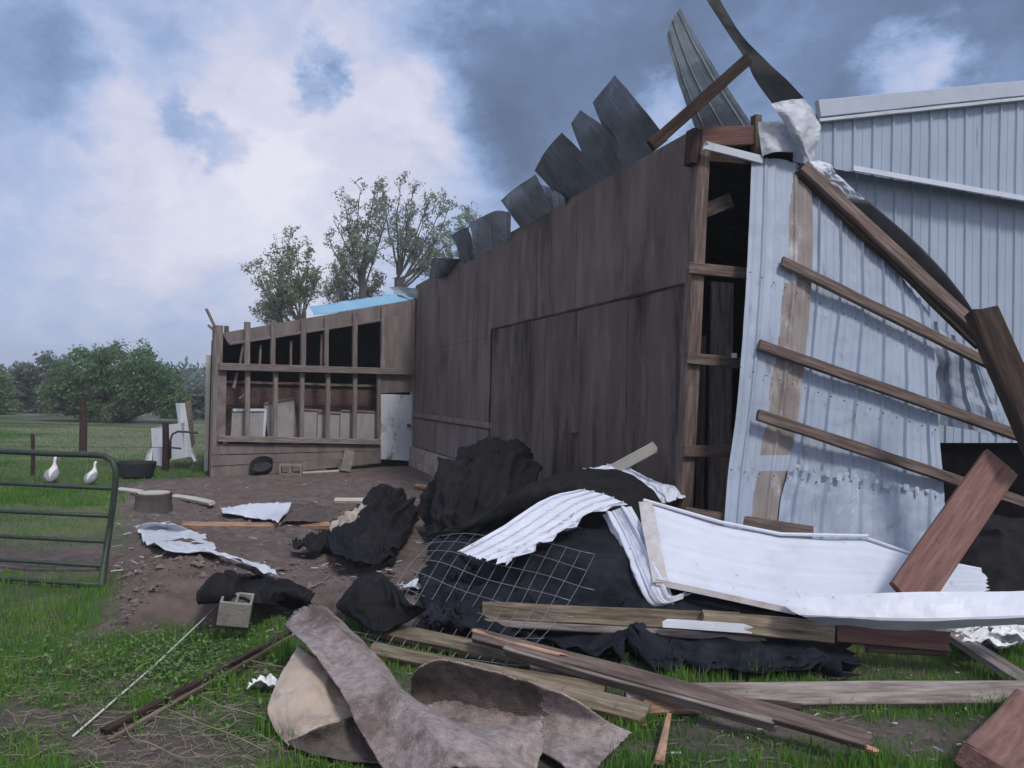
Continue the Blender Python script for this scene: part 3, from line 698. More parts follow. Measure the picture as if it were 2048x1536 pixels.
# rows from the free end down to the eave; each entry px, py, offset from wall plane
roofsheet([[(1185, 205, .28), (1228, 150, .28)], [(1206, 252, .2), (1282, 215, .2)], [(1252, 336, -.03), (1336, 268, -.03)]], 3, seed=1)
roofsheet([[(1142, 247, .30), (1162, 220, .28), ], [(1156, 285, .2), (1214, 258, .2)], [(1196, 358, -.03), (1262, 318, -.03)]], 2, seed=2)
roofsheet([[(1068, 342, .34), (1092, 300, .34), (1125, 264, .32)], [(1092, 368, .2), (1120, 335, .2), (1152, 290, .2)], [(1130, 404, -.03), (1165, 380, -.03), (1212, 350, -.03)]], 4, seed=3)
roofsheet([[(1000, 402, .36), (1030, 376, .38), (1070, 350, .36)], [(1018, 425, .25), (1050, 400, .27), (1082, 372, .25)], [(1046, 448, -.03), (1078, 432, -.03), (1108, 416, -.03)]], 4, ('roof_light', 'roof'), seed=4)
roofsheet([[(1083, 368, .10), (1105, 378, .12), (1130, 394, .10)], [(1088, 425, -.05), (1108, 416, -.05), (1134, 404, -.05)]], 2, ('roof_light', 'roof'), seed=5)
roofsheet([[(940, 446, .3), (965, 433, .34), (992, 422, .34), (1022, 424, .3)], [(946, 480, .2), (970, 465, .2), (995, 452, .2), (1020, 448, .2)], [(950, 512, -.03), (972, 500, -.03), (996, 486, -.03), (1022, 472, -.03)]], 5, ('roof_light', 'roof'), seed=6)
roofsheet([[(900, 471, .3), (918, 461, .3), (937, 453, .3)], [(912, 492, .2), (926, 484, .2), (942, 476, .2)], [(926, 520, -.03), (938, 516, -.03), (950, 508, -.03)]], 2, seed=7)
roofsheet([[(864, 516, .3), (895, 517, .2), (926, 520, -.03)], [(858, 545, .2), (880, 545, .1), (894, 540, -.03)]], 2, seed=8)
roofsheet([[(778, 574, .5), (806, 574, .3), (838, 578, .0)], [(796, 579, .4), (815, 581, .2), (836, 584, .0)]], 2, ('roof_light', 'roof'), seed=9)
roofsheet([[(1335, 70, .45), (1345, 40, .48), (1361, 15, .5)], [(1350, 140, .30), (1372, 118, .32), (1402, 90, .34)], [(1372, 205, .12), (1408, 190, .12), (1450, 168, .12)], [(1398, 276, -.15), (1450, 262, -.15), (1505, 250, -.15)]],
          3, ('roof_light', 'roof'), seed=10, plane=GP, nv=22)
roofsheet([[(1372, -66, .5), (1404, -70, .5)], [(1448, 54, .38), (1478, 62, .4)], [(1494, 122, .3), (1531, 118, .3)], [(1512, 160, .22), (1570, 155, .25)], [(1545, 207, .1), (1608, 196, .14)]],
          0, ('siding_back', 'siding'), seed=11, plane=GP, nv=22)
board('purlin', GP(1302, 292, .3), GP(1496, 118, .36), 0.095, 0.05, 'wood_dark', nG, barn)
# crumpled ridge flashing
patch('flashing', [[GP(*q) for q in r] for r in [[(1542, 208, .32), (1575, 200, .36), (1606, 197, .34)], [(1556, 228, .34), (1590, 230, .40), (1640, 246, .30)],
      [(1580, 262, .32), (1602, 275, .40), (1634, 285, .30)], [(1598, 305, .28), (1616, 318, .32), (1626, 334, .26)]]], ('white_dirty', 'white_dirty'), nu=14, nv=14, nz=.03, nzs=5, parent=barn, smooth=False)
patch('flashing', [[GP(*q) for q in r] for r in [[(1516, 244, .2), (1545, 242, .24), (1576, 240, .22)], [(1520, 280, .2), (1548, 284, .26), (1588, 284, .2)],
      [(1524, 312, .2), (1552, 304, .26), (1590, 306, .2)]]], ('white_dirty', 'white_dirty'), nu=12, nv=12, nz=.02, nzs=5, parent=barn, smooth=False)
patch('flashing', [[GP(*q) for q in r] for r in [[(1616, 322, .28), (1640, 322, .28)], [(1632, 344, .3), (1668, 338, .3)], [(1658, 360, .26), (1682, 356, .26)], [(1690, 396, .2), (1732, 400, .2)]]],
      ('white', 'white_dirty'), nu=8, nv=14, nz=.03, nzs=8, parent=barn, smooth=False, jag=(.1, .1, 0, 0))

# ---- lean-to at the far end
shed = thing('lean_to_shed', (A0 + B0) / 2, 'open fronted grey stud lean-to with a peeling white door', 'shed')
LTOP = [(430, 668), (833, 598)]
def LB(a, b_, w, t_, m, off=0.0, name='stud', face=None, **kw):
    return board(name, LP(*a, off), LP(*b_, off), w, t_, m, face or nL, shed, **kw)
LB((436, 651), (428, 962), 0.15, 0.14, 'wood_stud', 0.0, 'corner_post')
LB((444, 738), (441, 880), 0.16, 0.03, 'ply_gray', 0.06, 'corner_board')
slab([LP(444, 666, .03), LP(833, 598, .03), LP(833, 634, .03), LP(764, 638, .03), LP(458, 689, .03)], nL, 0.03).build('top_band', 'ply_gray', shed)
slab([LP(764, 636, .05), LP(829, 628, .05), LP(829, 784, .05), LP(762, 786, .05)], nL, 0.03).build('plywood_sheet', 'ply_gray', shed)
LB((828, 600), (826, 930), 0.05, 0.06, 'wood_stud', 0.08, 'corner_batten')
for i, (x, yt) in enumerate([(494.6, 644), (546, 640), (607, 640), (653, 634), (710, 626), (766, 614)]):
    LB((x, yt), (x - 1, 738), 0.10 - 0.015 * (i % 2), 0.06, 'wood_stud', 0.09)
LB((487, 682), (480, 728), 0.035, 0.04, 'wood_stud', 0.02, 'brace'); LB((474, 745), (467, 776), 0.05, 0.03, 'wood_stud', 0.0, 'brace')
LB((478, 797), (489, 790), 0.03, 0.02, 'wood_gray', 0.0, 'brace')
for i, x in enumerate([495, 551, 604, 656, 710, 758]):
    LB((x, 742), (x - 1, 878), 0.085, 0.06, 'wood_stud', 0.04)
for (a, b_) in (((521, 690), (519, 732)), ((582, 682), (581, 732)), ((643, 668), (642, 736))):
    LB(a, b_, 0.04, 0.04, 'wood_stud', -0.05)
LB((438, 733), (826, 744), 0.13, 0.07, 'wood_stud', 0.13, 'rail')
LB((436, 877), (760, 884), 0.11, 0.07, 'wood_gray', 0.12, 'rail')
for (a, b_) in (((458, 688), (764, 640)), ):
    LB(a, b_, 0.05, 0.05, 'wood_stud', 0.07, 'rail')
for (yl, yr, k) in ((888, 890, 0), (911, 902, 1), (934, 912, 2)):
    yl2, yr2 = yl + 21, yr + 11 if k < 2 else 926
    slab([LP(432, yl, .08 + .006 * k), LP(762, yr, .08 + .006 * k), LP(762, yr2, .08 + .006 * k), LP(424, yl2 + (4 if k == 2 else 0), .08 + .006 * k)], nL, 0.03).build('skirt_board', 'ply_gray', shed)
slab([LP(762, 788, .07), LP(828, 790, .07), LP(824, 922, .07), LP(760, 918, .07)], nL, 0.03).build('white_door', 'door_white', shed); wdo = shed.children[-1]
hb = MB().box(-.04, .04, -.02, .02, -.03, .03); hp = LP(818, 851, .13); MB().add([Vector(v) + hp for v in hb.v], hb.f).build('door_latch', 'rust', wdo)
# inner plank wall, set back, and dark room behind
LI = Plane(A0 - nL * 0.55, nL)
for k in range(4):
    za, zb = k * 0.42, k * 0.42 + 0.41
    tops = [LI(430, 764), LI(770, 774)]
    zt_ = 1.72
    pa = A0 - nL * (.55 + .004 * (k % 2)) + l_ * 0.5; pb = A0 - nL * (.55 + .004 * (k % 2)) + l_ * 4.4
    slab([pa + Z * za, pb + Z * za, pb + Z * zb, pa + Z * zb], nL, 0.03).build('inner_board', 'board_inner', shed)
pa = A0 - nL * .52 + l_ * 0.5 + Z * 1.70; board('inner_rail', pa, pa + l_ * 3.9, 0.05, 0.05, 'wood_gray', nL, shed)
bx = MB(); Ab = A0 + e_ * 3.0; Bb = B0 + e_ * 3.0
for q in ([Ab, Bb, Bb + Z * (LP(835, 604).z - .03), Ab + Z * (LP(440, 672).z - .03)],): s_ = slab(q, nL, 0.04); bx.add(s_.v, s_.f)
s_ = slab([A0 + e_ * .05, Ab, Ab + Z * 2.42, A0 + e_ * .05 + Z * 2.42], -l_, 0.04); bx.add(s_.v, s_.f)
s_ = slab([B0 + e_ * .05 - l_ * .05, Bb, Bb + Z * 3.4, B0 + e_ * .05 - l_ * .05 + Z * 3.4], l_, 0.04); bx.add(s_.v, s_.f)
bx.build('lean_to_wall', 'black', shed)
ta, tb = LP(440, 672, -.02), LP(835, 604, -.02)
s_ = slab([ta, tb, tb + e_ * 3.0, ta + e_ * 3.0], Vector((0, 0, 1)), 0.04); s_.build('lean_to_roof', 'roof', shed)
for x, y in ((453, 652), (494, 645), (546, 640), (608, 622)):
    board('rafter_end', LP(x, y, -.1), LP(x, y + 20, -.1), 0.06, 0.08, 'wood_brown', nL, shed)
patch('roof_strip', [[LP(*q) for q in r] for r in [[(618, 613, -.25), (660, 606, -.25), (740, 594, -.25), (790, 585, -.25), (834, 580, -.2)], [(629, 630, -.02), (680, 624, -.02), (740, 614, -.02), (790, 606, -.02), (834, 598, -.02)]]],
      ('roof_blue', 'roof_blue'), nu=40, nv=6, parent=shed, nz=.02, jag=(0, 0, .12, 0), jags=9)
LB((412, 616), (431, 656), 0.045, 0.04, 'wood_gray', 0.0, 'broken_batten', jag0=.05)
LB((416, 650), (430, 663), 0.03, 0.03, 'wood_gray', 0.0, 'broken_batten')
board('end_board', P(418, 710, 14.6), P(414, 945, 14.6), 0.10, 0.04, 'cream', (0, -1, 0), shed)

MARG = [0.03]
def AH(px, py, h):                     # point h above the local ground, seen at that pixel
    p = G(px, py, h)
    for _ in range(5): p = G(px, py, H(p.x, p.y) + h)
    return p
def P(px, py, d):                      # as before, but nothing loose may sink into the ground
    D = ray(px, py); p = CAM + D * (d / D.y)
    if d < 12 and p.z < H(p.x, p.y) + MARG[0]: p = AH(px, py, MARG[0])
    return p
# ---- panels leaning inside the lean-to
def lean_item(name, pts, m, label, cat, off, group=None, th=0.03, frame=None, fm='wood_gray', fw_=0.035):
    q = [LP(x, y, off) for x, y in pts]
    c = sum(q, Vector()) / 4; o = thing(name, (c.x, c.y, min(v.z for v in q)), label, cat, group)
    slab(q, nL, th).build('panel', m, o)
    for (i, j) in (frame or ()):
        board('frame', q[i] + nL * .012, q[j] + nL * .012, fw_, 0.025, fm, nL, o)
    return o
lean_item('storm_window', [(465, 820), (530, 820), (526, 882), (461, 882)], 'panel_pale', 'dark sash with a bright white frame leaning inside the lean-to', 'window', -.2, frame=((0, 1), (1, 2)), fm='white', fw_=.05)
lean_item('particle_board', [(528, 807), (588, 796), (595, 882), (537, 882)], 'panel_pale', 'tallest grey board with a slanting top leaning inside the lean-to', 'board', -.3, frame=((0, 1),))
for i, (x0, x1, y0, lb) in enumerate([(608, 650, 819, 'leftmost of the low grey panels beside the tallest slanting board'), (636, 690, 824, 'low grey panel with a pale edge, second from the left behind the studs'),
                                     (682, 716, 821, 'narrow low grey panel, third from the left behind the studs'), (712, 754, 822, 'low grey panel nearest the peeling white door')]):
    lean_item('leaning_panel', [(x0, y0), (x1, y0 + 2), (x1 - 2, 882), (x0 - 2, 882)], 'panel_pale', lb, 'panel', -.24 + .05 * i, 'low panels leaning inside the lean-to', frame=((0, 1), (1, 2)))

# ---------------------------------------------------------------- torn wall section leaning out of the gable
t0, t1, t2 = P(1500, 330, 6.62), P(1450, 1040, 5.85), P(1885, 1095, 6.15)
tn = (t1 - t0).cross(t2 - t0).normalized()
if tn.y > 0: tn = -tn
TP = Plane(t0, tn)
torn = thing('torn_wall_section', (t1.x, t1.y, 0.2), 'white ribbed wall section hanging off the barn corner with nailed-on battens', 'wall section')
def TPr(rows): return [[TP(*q) for q in r] for r in rows]
patch('siding', TPr([[(1503, 322), (1560, 318), (1622, 342)], [(1494, 540, .0), (1556, 540, .02), (1624, 545)], [(1475, 800), (1532, 800, .01), (1600, 800)], [(1455, 960), (1512, 960, .02), (1574, 960)], [(1440, 1180), (1492, 1190), (1545, 1200)]]),
      ('siding_torn', 'siding_back', 'siding_stain'), nu=48, nv=40, ribs=2, ribd=.018, ribw=.14, parent=torn, smooth=False, seed=3, nz=.012, nzs=2,
      strips=lambda u, v: (u > 0.74 - .28 * v ** .6 + .012 * math.sin(v * 37) and not (abs(v - .26) < .014 and u < .8 or abs(v - .70) < .014)))
patch('siding', TPr([[(1616, 342, -.03), (1680, 400, -.02), (1745, 470, -.03), (1800, 545, -.03), (1858, 625, -.03)],
                     [(1614, 545, -.03), (1680, 585, -.02), (1745, 620, -.02), (1808, 655, -.02), (1866, 690, -.02)],
                     [(1592, 800, -.03), (1655, 820, -.02), (1735, 835, .0), (1810, 850, .0), (1879, 865, .03)],
                     [(1566, 965, -.03), (1640, 985, -.01), (1724, 992, .03), (1808, 1000, .02), (1890, 1010, .05)],
                     [(1538, 1200, -.03), (1625, 1210, .02), (1718, 1210, .05), (1810, 1200, .05), (1898, 1190, .1)]]),
      ('siding_torn', 'siding_back'), nu=96, nv=44, ribs=6, ribd=.026, ribw=.12, parent=torn, smooth=False, seed=5, nz=.02, nzs=1.3)
# second sheet: the lower rows, lapped over
patch('lap_sheet', TPr([[(1578, 935, .02), (1640, 940, .035), (1724, 955, .04), (1808, 970, .05), (1888, 985, .08)],
                        [(1562, 1010, .03), (1630, 1020, .05), (1722, 1035, .08), (1806, 1045, .08), (1890, 1050, .12)],
                        [(1540, 1205, .03), (1622, 1215, .08), (1718, 1215, .12), (1808, 1205, .12), (1896, 1195, .16)]]),
      ('siding_torn', 'siding_back'), nu=80, nv=20, ribs=5, ribd=.026, ribw=.14, parent=torn, smooth=False, seed=6, nz=.03, nzs=2.2, jag=(0, 0, .07, 0), jags=17)
patch('bent_sheet', [[P(*q) for q in r] for r in [[(1858, 630, 7.0), (1905, 672, 7.0), (1950, 715, 7.0)], [(1872, 740, 6.9), (1918, 760, 7.0), (1985, 790, 7.0)], [(1884, 850, 6.9), (1940, 860, 7.0), (2022, 880, 7.0)]]],
      ('siding_torn', 'siding_back'), nu=30, nv=24, ribs=3, ribd=.03, parent=torn, smooth=False, seed=8, nz=.08, nzs=1.6)
tb2 = MB()
for k in range(15):
    x = 1590 + 300 * k / 15 + random.uniform(-4, 4); y = 926 + 62 * ((x - 1590) / 300) + random.uniform(-3, 3); w_ = random.uniform(5, 11); h_2 = random.uniform(6, 20)
    q_ = [TP(x, y, .09), TP(x + w_, y + 1, .09), TP(x + w_, y + h_2, .10 + random.uniform(0, .03)), TP(x, y + h_2 - 2, .10)]
    sl_ = slab(q_, tn, .003); tb2.add(sl_.v, sl_.f)
tb2.build('torn_tabs', 'siding_torn', torn)
nh = MB()
for (xa, ya, xb, yb) in ((1500, 545, 1850, 700), (1480, 735, 1870, 860), (1462, 940, 1888, 1000)):
    for k in range(16):
        f = k / 15; pn = TP(xa + (xb - xa) * f, ya + (yb - ya) * f, .045); nh.tube([pn, pn + tn * .010], .0055, 6)
nh.build('screw_heads', 'rust', torn)
board('rafter', TP(1606, 332, .06), TP(2075, 770, .10), 0.115, 0.05, 'wood_brown', tn, torn, rough=.006)
board('rafter', TP(1596, 338, .02), TP(1960, 690, .04), 0.10, 0.04, 'wood_dark', tn, torn, rough=.02)
patch('peeled_edge', [[TP(*q) for q in r] for r in [[(1690, 396, .0), (1736, 400, .1)], [(1790, 490, .0), (1848, 500, .12)], [(1880, 580, .0), (1926, 592, .12)], [(1968, 668, .0), (1992, 700, .1)]]],
      ('siding_back', 'siding'), nu=6, nv=24, parent=torn, seed=9, nz=.01)
board('batten', TP(1562, 522, .07), TP(2075, 775, .12), 0.088, 0.045, 'wood_brown', tn, torn, jag0=.02, rough=.005)
board('batten', TP(1516, 689, .07), TP(2040, 872, .12), 0.088, 0.045, 'wood_brown', tn, torn, jag0=.02, rough=.005)
board('batten', TP(1514, 829, .12), TP(2080, 1016, .12), 0.085, 0.045, 'wood_brown', tn, torn, jag0=.02, rough=.006)

# ---------------------------------------------------------------- loose boards
def loose(name, p0, p1, w_, t_, m, label, cat='board', face=(0, -.4, 1), group='loose boards in the wreckage', **kw):
    kw.setdefault('jag0', .025); kw.setdefault('jag1', .035); kw.setdefault('bow', random.uniform(-.012, .012))
    o = board(name, p0, p1, w_, t_, m, face, **kw); return tag(o, label, cat, group)
loose('red_plank', P(1812, 1200, 4.75), P(2002, 925, 5.35), 0.255, 0.045, 'wood_red', 'wide red-brown plank leaning upright over the big white sheet', 'plank', face=(-.2, -1, .1), jag1=.02)
loose('dark_post', P(1962, 622, 5.5), P(2085, 905, 5.1), 0.20, 0.12, 'wood_dark', 'dark thick post slanting down from the rafter at the right edge', 'post', face=(0, -1, .2))
loose('red_beam', GH(1990, 1600, .10), P(2085, 1425, 3.9), 0.27, 0.10, 'wood_red', 'thick red-brown beam end in the bottom right corner', 'beam', face=(0, -.5, 1), rough=.006)
loose('red_plank', GH(2015, 1580, .05), P(2078, 1488, 3.6), 0.10, 0.06, 'wood_red', 'short narrow reddish offcut beside the thick beam in the bottom right corner', 'plank')
loose('gray_plank', AH(1245, 1396, .045), AH(2120, 1388, .045), 0.13, 0.05, 'wood_gray', 'long silver-grey board lying level across the lower right grass', face=(0, -.7, 1))
loose('gray_plank', AH(1250, 1404, .03), AH(1600, 1408, .03), 0.10, 0.04, 'wood_dark', 'dark board under the left end of the long silver-grey board')
loose('brown_plank', AH(948, 1270, .17), AH(1758, 1488, .11), 0.08, 0.04, 'wood_brown', 'long reddish-brown board crossing over the silver-grey board with a splintered end', face=(-.25, -.6, 1), jag1=.12, rough=.004)
loose('brown_plank', AH(1010, 1300, .14), AH(1560, 1452, .10), 0.035, 0.06, 'wood_gray', 'thin grey strip running below the long reddish-brown board', face=(-.2, -.6, 1), jag1=.1)
loose('splinter', AH(946, 1262, .19), AH(1140, 1316, .175), 0.028, 0.022, 'wood_fresh', 'orange strip of freshly torn wood on the end of the reddish-brown board', 'splinter', jag1=.08)
loose('splinter', AH(1690, 1480, .11), AH(1760, 1506, .07), 0.022, 0.015, 'wood_fresh', 'pale splinter at the far tip of the long reddish-brown board', 'splinter', jag0=.05, jag1=.05)
loose('splinter', GH(1288, 1432, .04), GH(1402, 1428, .04), 0.09, 0.02, 'wood_fresh', 'flat pale slab of torn wood below the left end of the silver-grey board', 'splinter', jag0=.03, jag1=.06)
loose('splinter', GH(1318, 1545, .04), GH(1338, 1462, .08), 0.045, 0.02, 'wood_fresh', 'upright orange splinter standing in the bottom grass', 'splinter', w1=.02, jag1=.03)
loose('mossy_plank', P(965, 1222, 4.95), P(1480, 1244, 4.68), 0.11, 0.05, 'wood_moss', 'mossy old board along the upper edge of the board row under the white sheets', face=(0, -1, .5), jag0=.02, rough=.006)
loose('mossy_plank', P(1400, 1240, 4.67), P(1675, 1268, 4.55), 0.12, 0.05, 'wood_moss', 'old board with flaking white paint right of the longest mossy board', face=(0, -1, .5), rough=.006)
loose('mossy_plank', P(860, 1240, 4.95), P(1540, 1280, 4.62), 0.045, 0.05, 'wood_gray', 'thin grey strip along the lower edge of the mossy board', face=(0, -1, .5), jag1=.15)
loose('red_plank', P(1670, 1264, 4.55), P(1900, 1284, 4.5), 0.11, 0.05, 'wood_red', 'dark reddish board end below the white trim and pink threads', 'plank', face=(0, -1, .4))
loose('brown_plank', P(1730, 1292, 4.6), P(1898, 1300, 4.55), 0.07, 0.06, 'wood_brown', 'short brown board tucked under the dark reddish board end', face=(0, -1, .4))
loose('paint_flake', P(1322, 1246, 4.64), P(1530, 1260, 4.58), 0.055, 0.01, 'white_dirty', 'strip of flaking white paint on the mossy board', 'trim strip', face=(0, -1, .4), jag0=.03, jag1=.12)
loose('gray_plank', P(1905, 1270, 4.75), P(2100, 1395, 4.2), 0.11, 0.045, 'wood_gray', 'grey board slanting down to the right edge beside white plastic scraps', face=(0, -.4, 1))
loose('mossy_plank', AH(775, 1262, .06), AH(1165, 1345, .06), 0.11, 0.05, 'wood_moss', 'mossy board under the wire mesh, uppermost of three beside the carpet', face=(0, -.5, 1))
loose('mossy_plank', AH(740, 1300, .05), AH(1210, 1385, .05), 0.09, 0.05, 'wood_moss', 'grey-green board under the wire mesh, middle of three beside the carpet', face=(0, -.5, 1))
loose('mossy_plank', AH(860, 1330, .05), AH(1296, 1432, .05), 0.12, 0.05, 'wood_moss', 'green mossy board whose end pokes out right of the carpet', face=(0, -.5, 1))
loose('gray_plank', AH(1060, 1330, .08), AH(1170, 1352, .08), 0.06, 0.04, 'wood_gray', 'thin grey stick between the mesh corner and the brown board')
loose('white_stick', P(1215, 945, 7.0), P(1312, 893, 6.8), 0.10, 0.05, 'cream', 'pale broken board sticking up behind the black cloth against the dark wall', face=(-.1, -1, .1), jag1=.05, jag0=.04)
loose('brown_beam', P(1368, 1032, 6.0), P(1625, 1072, 5.75), 0.14, 0.07, 'wood_brown', 'dark brown beam lying along the top of the big white sheet', 'beam', face=(0, -1, .3))
loose('orange_plank', GH(362, 1056, .03), GH(664, 1056, .03), 0.10, 0.05, 'wood_fresh', 'orange board lying on the bare earth behind the long bent white flashing', face=(0, -.3, 1))
loose('pale_plank', GH(346, 998, .04), GH(425, 1013, .04), 0.09, 0.04, 'cream', 'pale narrow board on the earth right of the log stump')
loose('pale_plank', GH(236, 984, .04), GH(282, 990, .04), 0.09, 0.04, 'cream', 'short pale board on the earth left of the log stump')
loose('pale_plank', GH(668, 1010, .06), GH(742, 1010, .06), 0.09, 0.05, 'cream', 'pale board end on the earth left of the crumpled cloth with padding')
loose('pale_plank', GH(830, 978, .05), GH(880, 984, .05), 0.09, 0.05, 'wood_fresh', 'pale wood scrap on reddish earth beside the tallest cloth heap')
loose('pale_plank', GH(838, 1030, .05), GH(862, 1034, .05), 0.10, 0.05, 'cream', 'small pale wood scrap between the two black cloth heaps')
loose('pale_plank', GH(576, 950, .03), GH(692, 944, .03), 0.06, 0.03, 'cream', 'thin pale strip on the ground in front of the concrete blocks')
loose('gray_plank', GH(600, 944, .06), GH(652, 942, .06), 0.10, 0.09, 'wood_gray', 'short grey timber on the ground between the two concrete blocks')
loose('dark_beam', GH(205, 1478, .03), P(582, 1262, 4.75), 0.032, 0.032, 'wood_dark', 'long dark pole slanting through the weeds to the carpet', 'pole', rough=.004, face=(0, -.4, 1))
loose('dark_beam', GH(212, 1492, .02), P(584, 1272, 4.70), 0.02, 0.02, 'wood_moss', 'thin mossy lath alongside the long dark pole', 'pole', rough=.004)
r_ = MB(); r_.tube([GH(145, 1482, .02), P(310, 1330, 4.45), P(464, 1184, 5.3)], 0.005, 6)
tag(r_.build('white_rod', 'pvc', smooth=True), 'thin white rod leaning on the concrete block in the weeds', 'rod')

# ---------------------------------------------------------------- sheet metal
W2 = ('white', 'white_dirty')
def sheet(name, rows, m, label, cat, marg=.06, **kw):
    MARG[0] = marg; rr = PP(rows); MARG[0] = .03
    return tag(patch(name, rr, m, **kw), label, cat, kw.pop('group', None) if 'group' in kw else None)
big = sheet('white_sheet', [[(1286, 1004, 5.75), (1440, 1048, 5.75), (1560, 1072, 5.7), (1735, 1076, 5.6), (1850, 1118, 5.5), (1962, 1140, 5.4)],
             [(1300, 1085, 5.35), (1450, 1120, 5.35), (1580, 1140, 5.3), (1740, 1150, 5.2), (1860, 1160, 5.15), (1980, 1165, 5.1)],
             [(1312, 1166, 5.0), (1440, 1192, 4.95), (1600, 1226, 4.85), (1740, 1232, 4.8), (1870, 1220, 4.8), (1975, 1200, 4.85)]],
            W2, 'largest flat white metal sheet lying across the debris heap', 'metal sheet', nu=60, nv=30, ribs=3, ribd=.012, ribw=.10, ribdir='v', nz=.02, nzs=1.1, seed=2, jag=(0, .04, 0, 0), lin_u=True, jags=9)
hem = MB(); pts = [P(1286, 1003, 5.74), P(1440, 1047, 5.74), P(1560, 1071, 5.69), P(1735, 1075, 5.59)]
hem.tube([p + Vector((0, -.01, .012)) for p in pts], 0.014, 6); hem.build('folded_hem', 'white', big)
hem = MB(); hem.tube([P(1735, 1077, 5.58), P(1850, 1117, 5.48), P(1962, 1139, 5.38)], 0.012, 6); hem.build('folded_hem', 'white', big)
board('end_flange', P(1290, 1005, 5.72), P(1322, 1166, 4.97), 0.10, 0.012, 'white_edge', (0, -.6, 1), big, rough=.01)
board('end_flange', P(1312, 1164, 4.98), P(1592, 1224, 4.83), 0.04, 0.012, 'white_edge', (0, -1, .3), big, rough=.004)
sheet('white_trim', [[(1572, 1196, 4.5), (1700, 1190, 4.45), (1850, 1184, 4.4), (2100, 1182, 4.3)], [(1566, 1212, 4.46), (1700, 1212, 4.40), (1850, 1212, 4.35), (2100, 1206, 4.25)],
                     [(1600, 1232, 4.42), (1700, 1236, 4.36), (1850, 1240, 4.31), (2100, 1232, 4.2)], [(1640, 1250, 4.5), (1700, 1252, 4.44), (1850, 1262, 4.38), (2100, 1244, 4.26)]],
      W2, 'long folded white trim lying in front of the big white sheet at the right', 'metal trim', nu=50, nv=16, nz=.012, nzs=2.5, lin_v=True, seed=4, smooth=False, jag=(.02, 0, 0, 0))
sheet('white_trim', [[(1590, 1180, 4.75), (1660, 1186, 4.75), (1728, 1196, 4.72)], [(1600, 1196, 4.68), (1660, 1200, 4.68), (1722, 1204, 4.66)]],
      W2, 'short torn white strip between the big white sheet and the long trim', 'metal trim', nu=14, nv=4, nz=.015, nzs=5, seed=14, smooth=False)
sheet('torn_sheet', [[(1160, 978, 5.9), (1205, 990, 5.9), (1254, 1012, 5.9)], [(1100, 992, 5.8), (1150, 1010, 5.75), (1200, 1028, 5.7)], [(1040, 1030, 5.6), (1090, 1050, 5.55), (1124, 1072, 5.5)],
                     [(970, 1072, 5.45), (1025, 1090, 5.4), (1080, 1098, 5.3)], [(914, 1102, 5.4), (962, 1120, 5.3), (1012, 1134, 5.2)]],
      W2, 'torn white ribbed sheet arching over dark netting, ragged lower end', 'metal sheet', nu=60, nv=40, ribs=5, ribd=.018, ribw=.2, nz=.02, nzs=2, seed=11, jag=(0, .16, 0, .06), jags=5, smooth=False)
sheet('bent_flashing', [[(1205, 1030, 5.85), (1232, 1020, 5.75), (1262, 1012, 5.7)], [(1236, 1095, 5.55), (1266, 1088, 5.45), (1300, 1078, 5.45)], [(1268, 1160, 5.2), (1296, 1156, 5.05), (1330, 1140, 5.1)],
                        [(1296, 1194, 5.05), (1322, 1204, 4.95), (1345, 1190, 5.0)], [(1330, 1200, 5.0), (1358, 1200, 4.95), (1384, 1186, 5.0)]],
      ('white', 'white_dirty'), 'narrow bent white channel running down from the black cloth', 'metal flashing', nu=30, nv=36, ribs=2, ribd=.03, ribw=.3, nz=.02, nzs=4, seed=12, smooth=False)
sheet('torn_sheet', [[(1165, 934, 7.0), (1215, 930, 7.0), (1262, 936, 6.9)], [(1235, 955, 6.8), (1280, 956, 6.8), (1318, 966, 6.7)], [(1290, 985, 6.6), (1325, 988, 6.5), (1368, 992, 6.5)], [(1308, 1004, 6.45), (1335, 1008, 6.4), (1366, 998, 6.4)]],
      W2, 'crumpled white sheet behind the black cloth near the corner post', 'metal sheet', nu=26, nv=26, ribs=3, nz=.05, nzs=4, seed=13, smooth=False, jag=(0, .05, 0, 0))
sheet('torn_sheet', [[(440, 1018, 9.5), (500, 1008, 9.6), (583, 1004, 9.6)], [(446, 1024, 9.3), (500, 1022, 9.3), (576, 1022, 9.2)], [(470, 1030, 9.2), (520, 1038, 9.0), (556, 1046, 8.8)]],
      W2, 'flat triangular white sheet on the earth in front of the lean-to', 'metal sheet', nu=30, nv=16, ribs=3, nz=.03, nzs=1.5, seed=15, jag=(.03, 0, 0, .05))
sheet('tar_paper', [[(583, 1006, 9.6), (640, 1006, 9.7), (690, 1012, 9.5)], [(570, 1030, 9.2), (620, 1028, 9.2), (680, 1030, 9.1)], [(560, 1044, 8.95), (610, 1044, 8.9), (668, 1046, 8.8)]],
      ('carpet_dark', 'carpet_dark'), 'grey ragged felt sheet right of the flat triangular white sheet', 'felt sheet', nu=24, nv=16, nz=.05, nzs=4, seed=16, jag=(.05, .1, .05, 0))
sheet('bent_flashing', [[(268, 1053, 7.9), (300, 1046, 7.9), (330, 1046, 7.9)], [(282, 1066, 7.75), (330, 1062, 7.7), (400, 1068, 7.7)], [(300, 1090, 7.6), (360, 1088, 7.5), (440, 1108, 7.3)],
                        [(420, 1105, 7.3), (450, 1108, 7.2), (490, 1124, 7.0)], [(500, 1128, 6.95), (516, 1130, 6.9), (536, 1134, 6.8)], [(528, 1148, 6.8), (545, 1148, 6.75), (556, 1150, 6.7)]],
      ('white_dirty', 'white_dirty'), 'long twisted white flashing lying on the earth mound', 'metal flashing', nu=16, nv=50, nz=.04, nzs=3, seed=17, smooth=False)
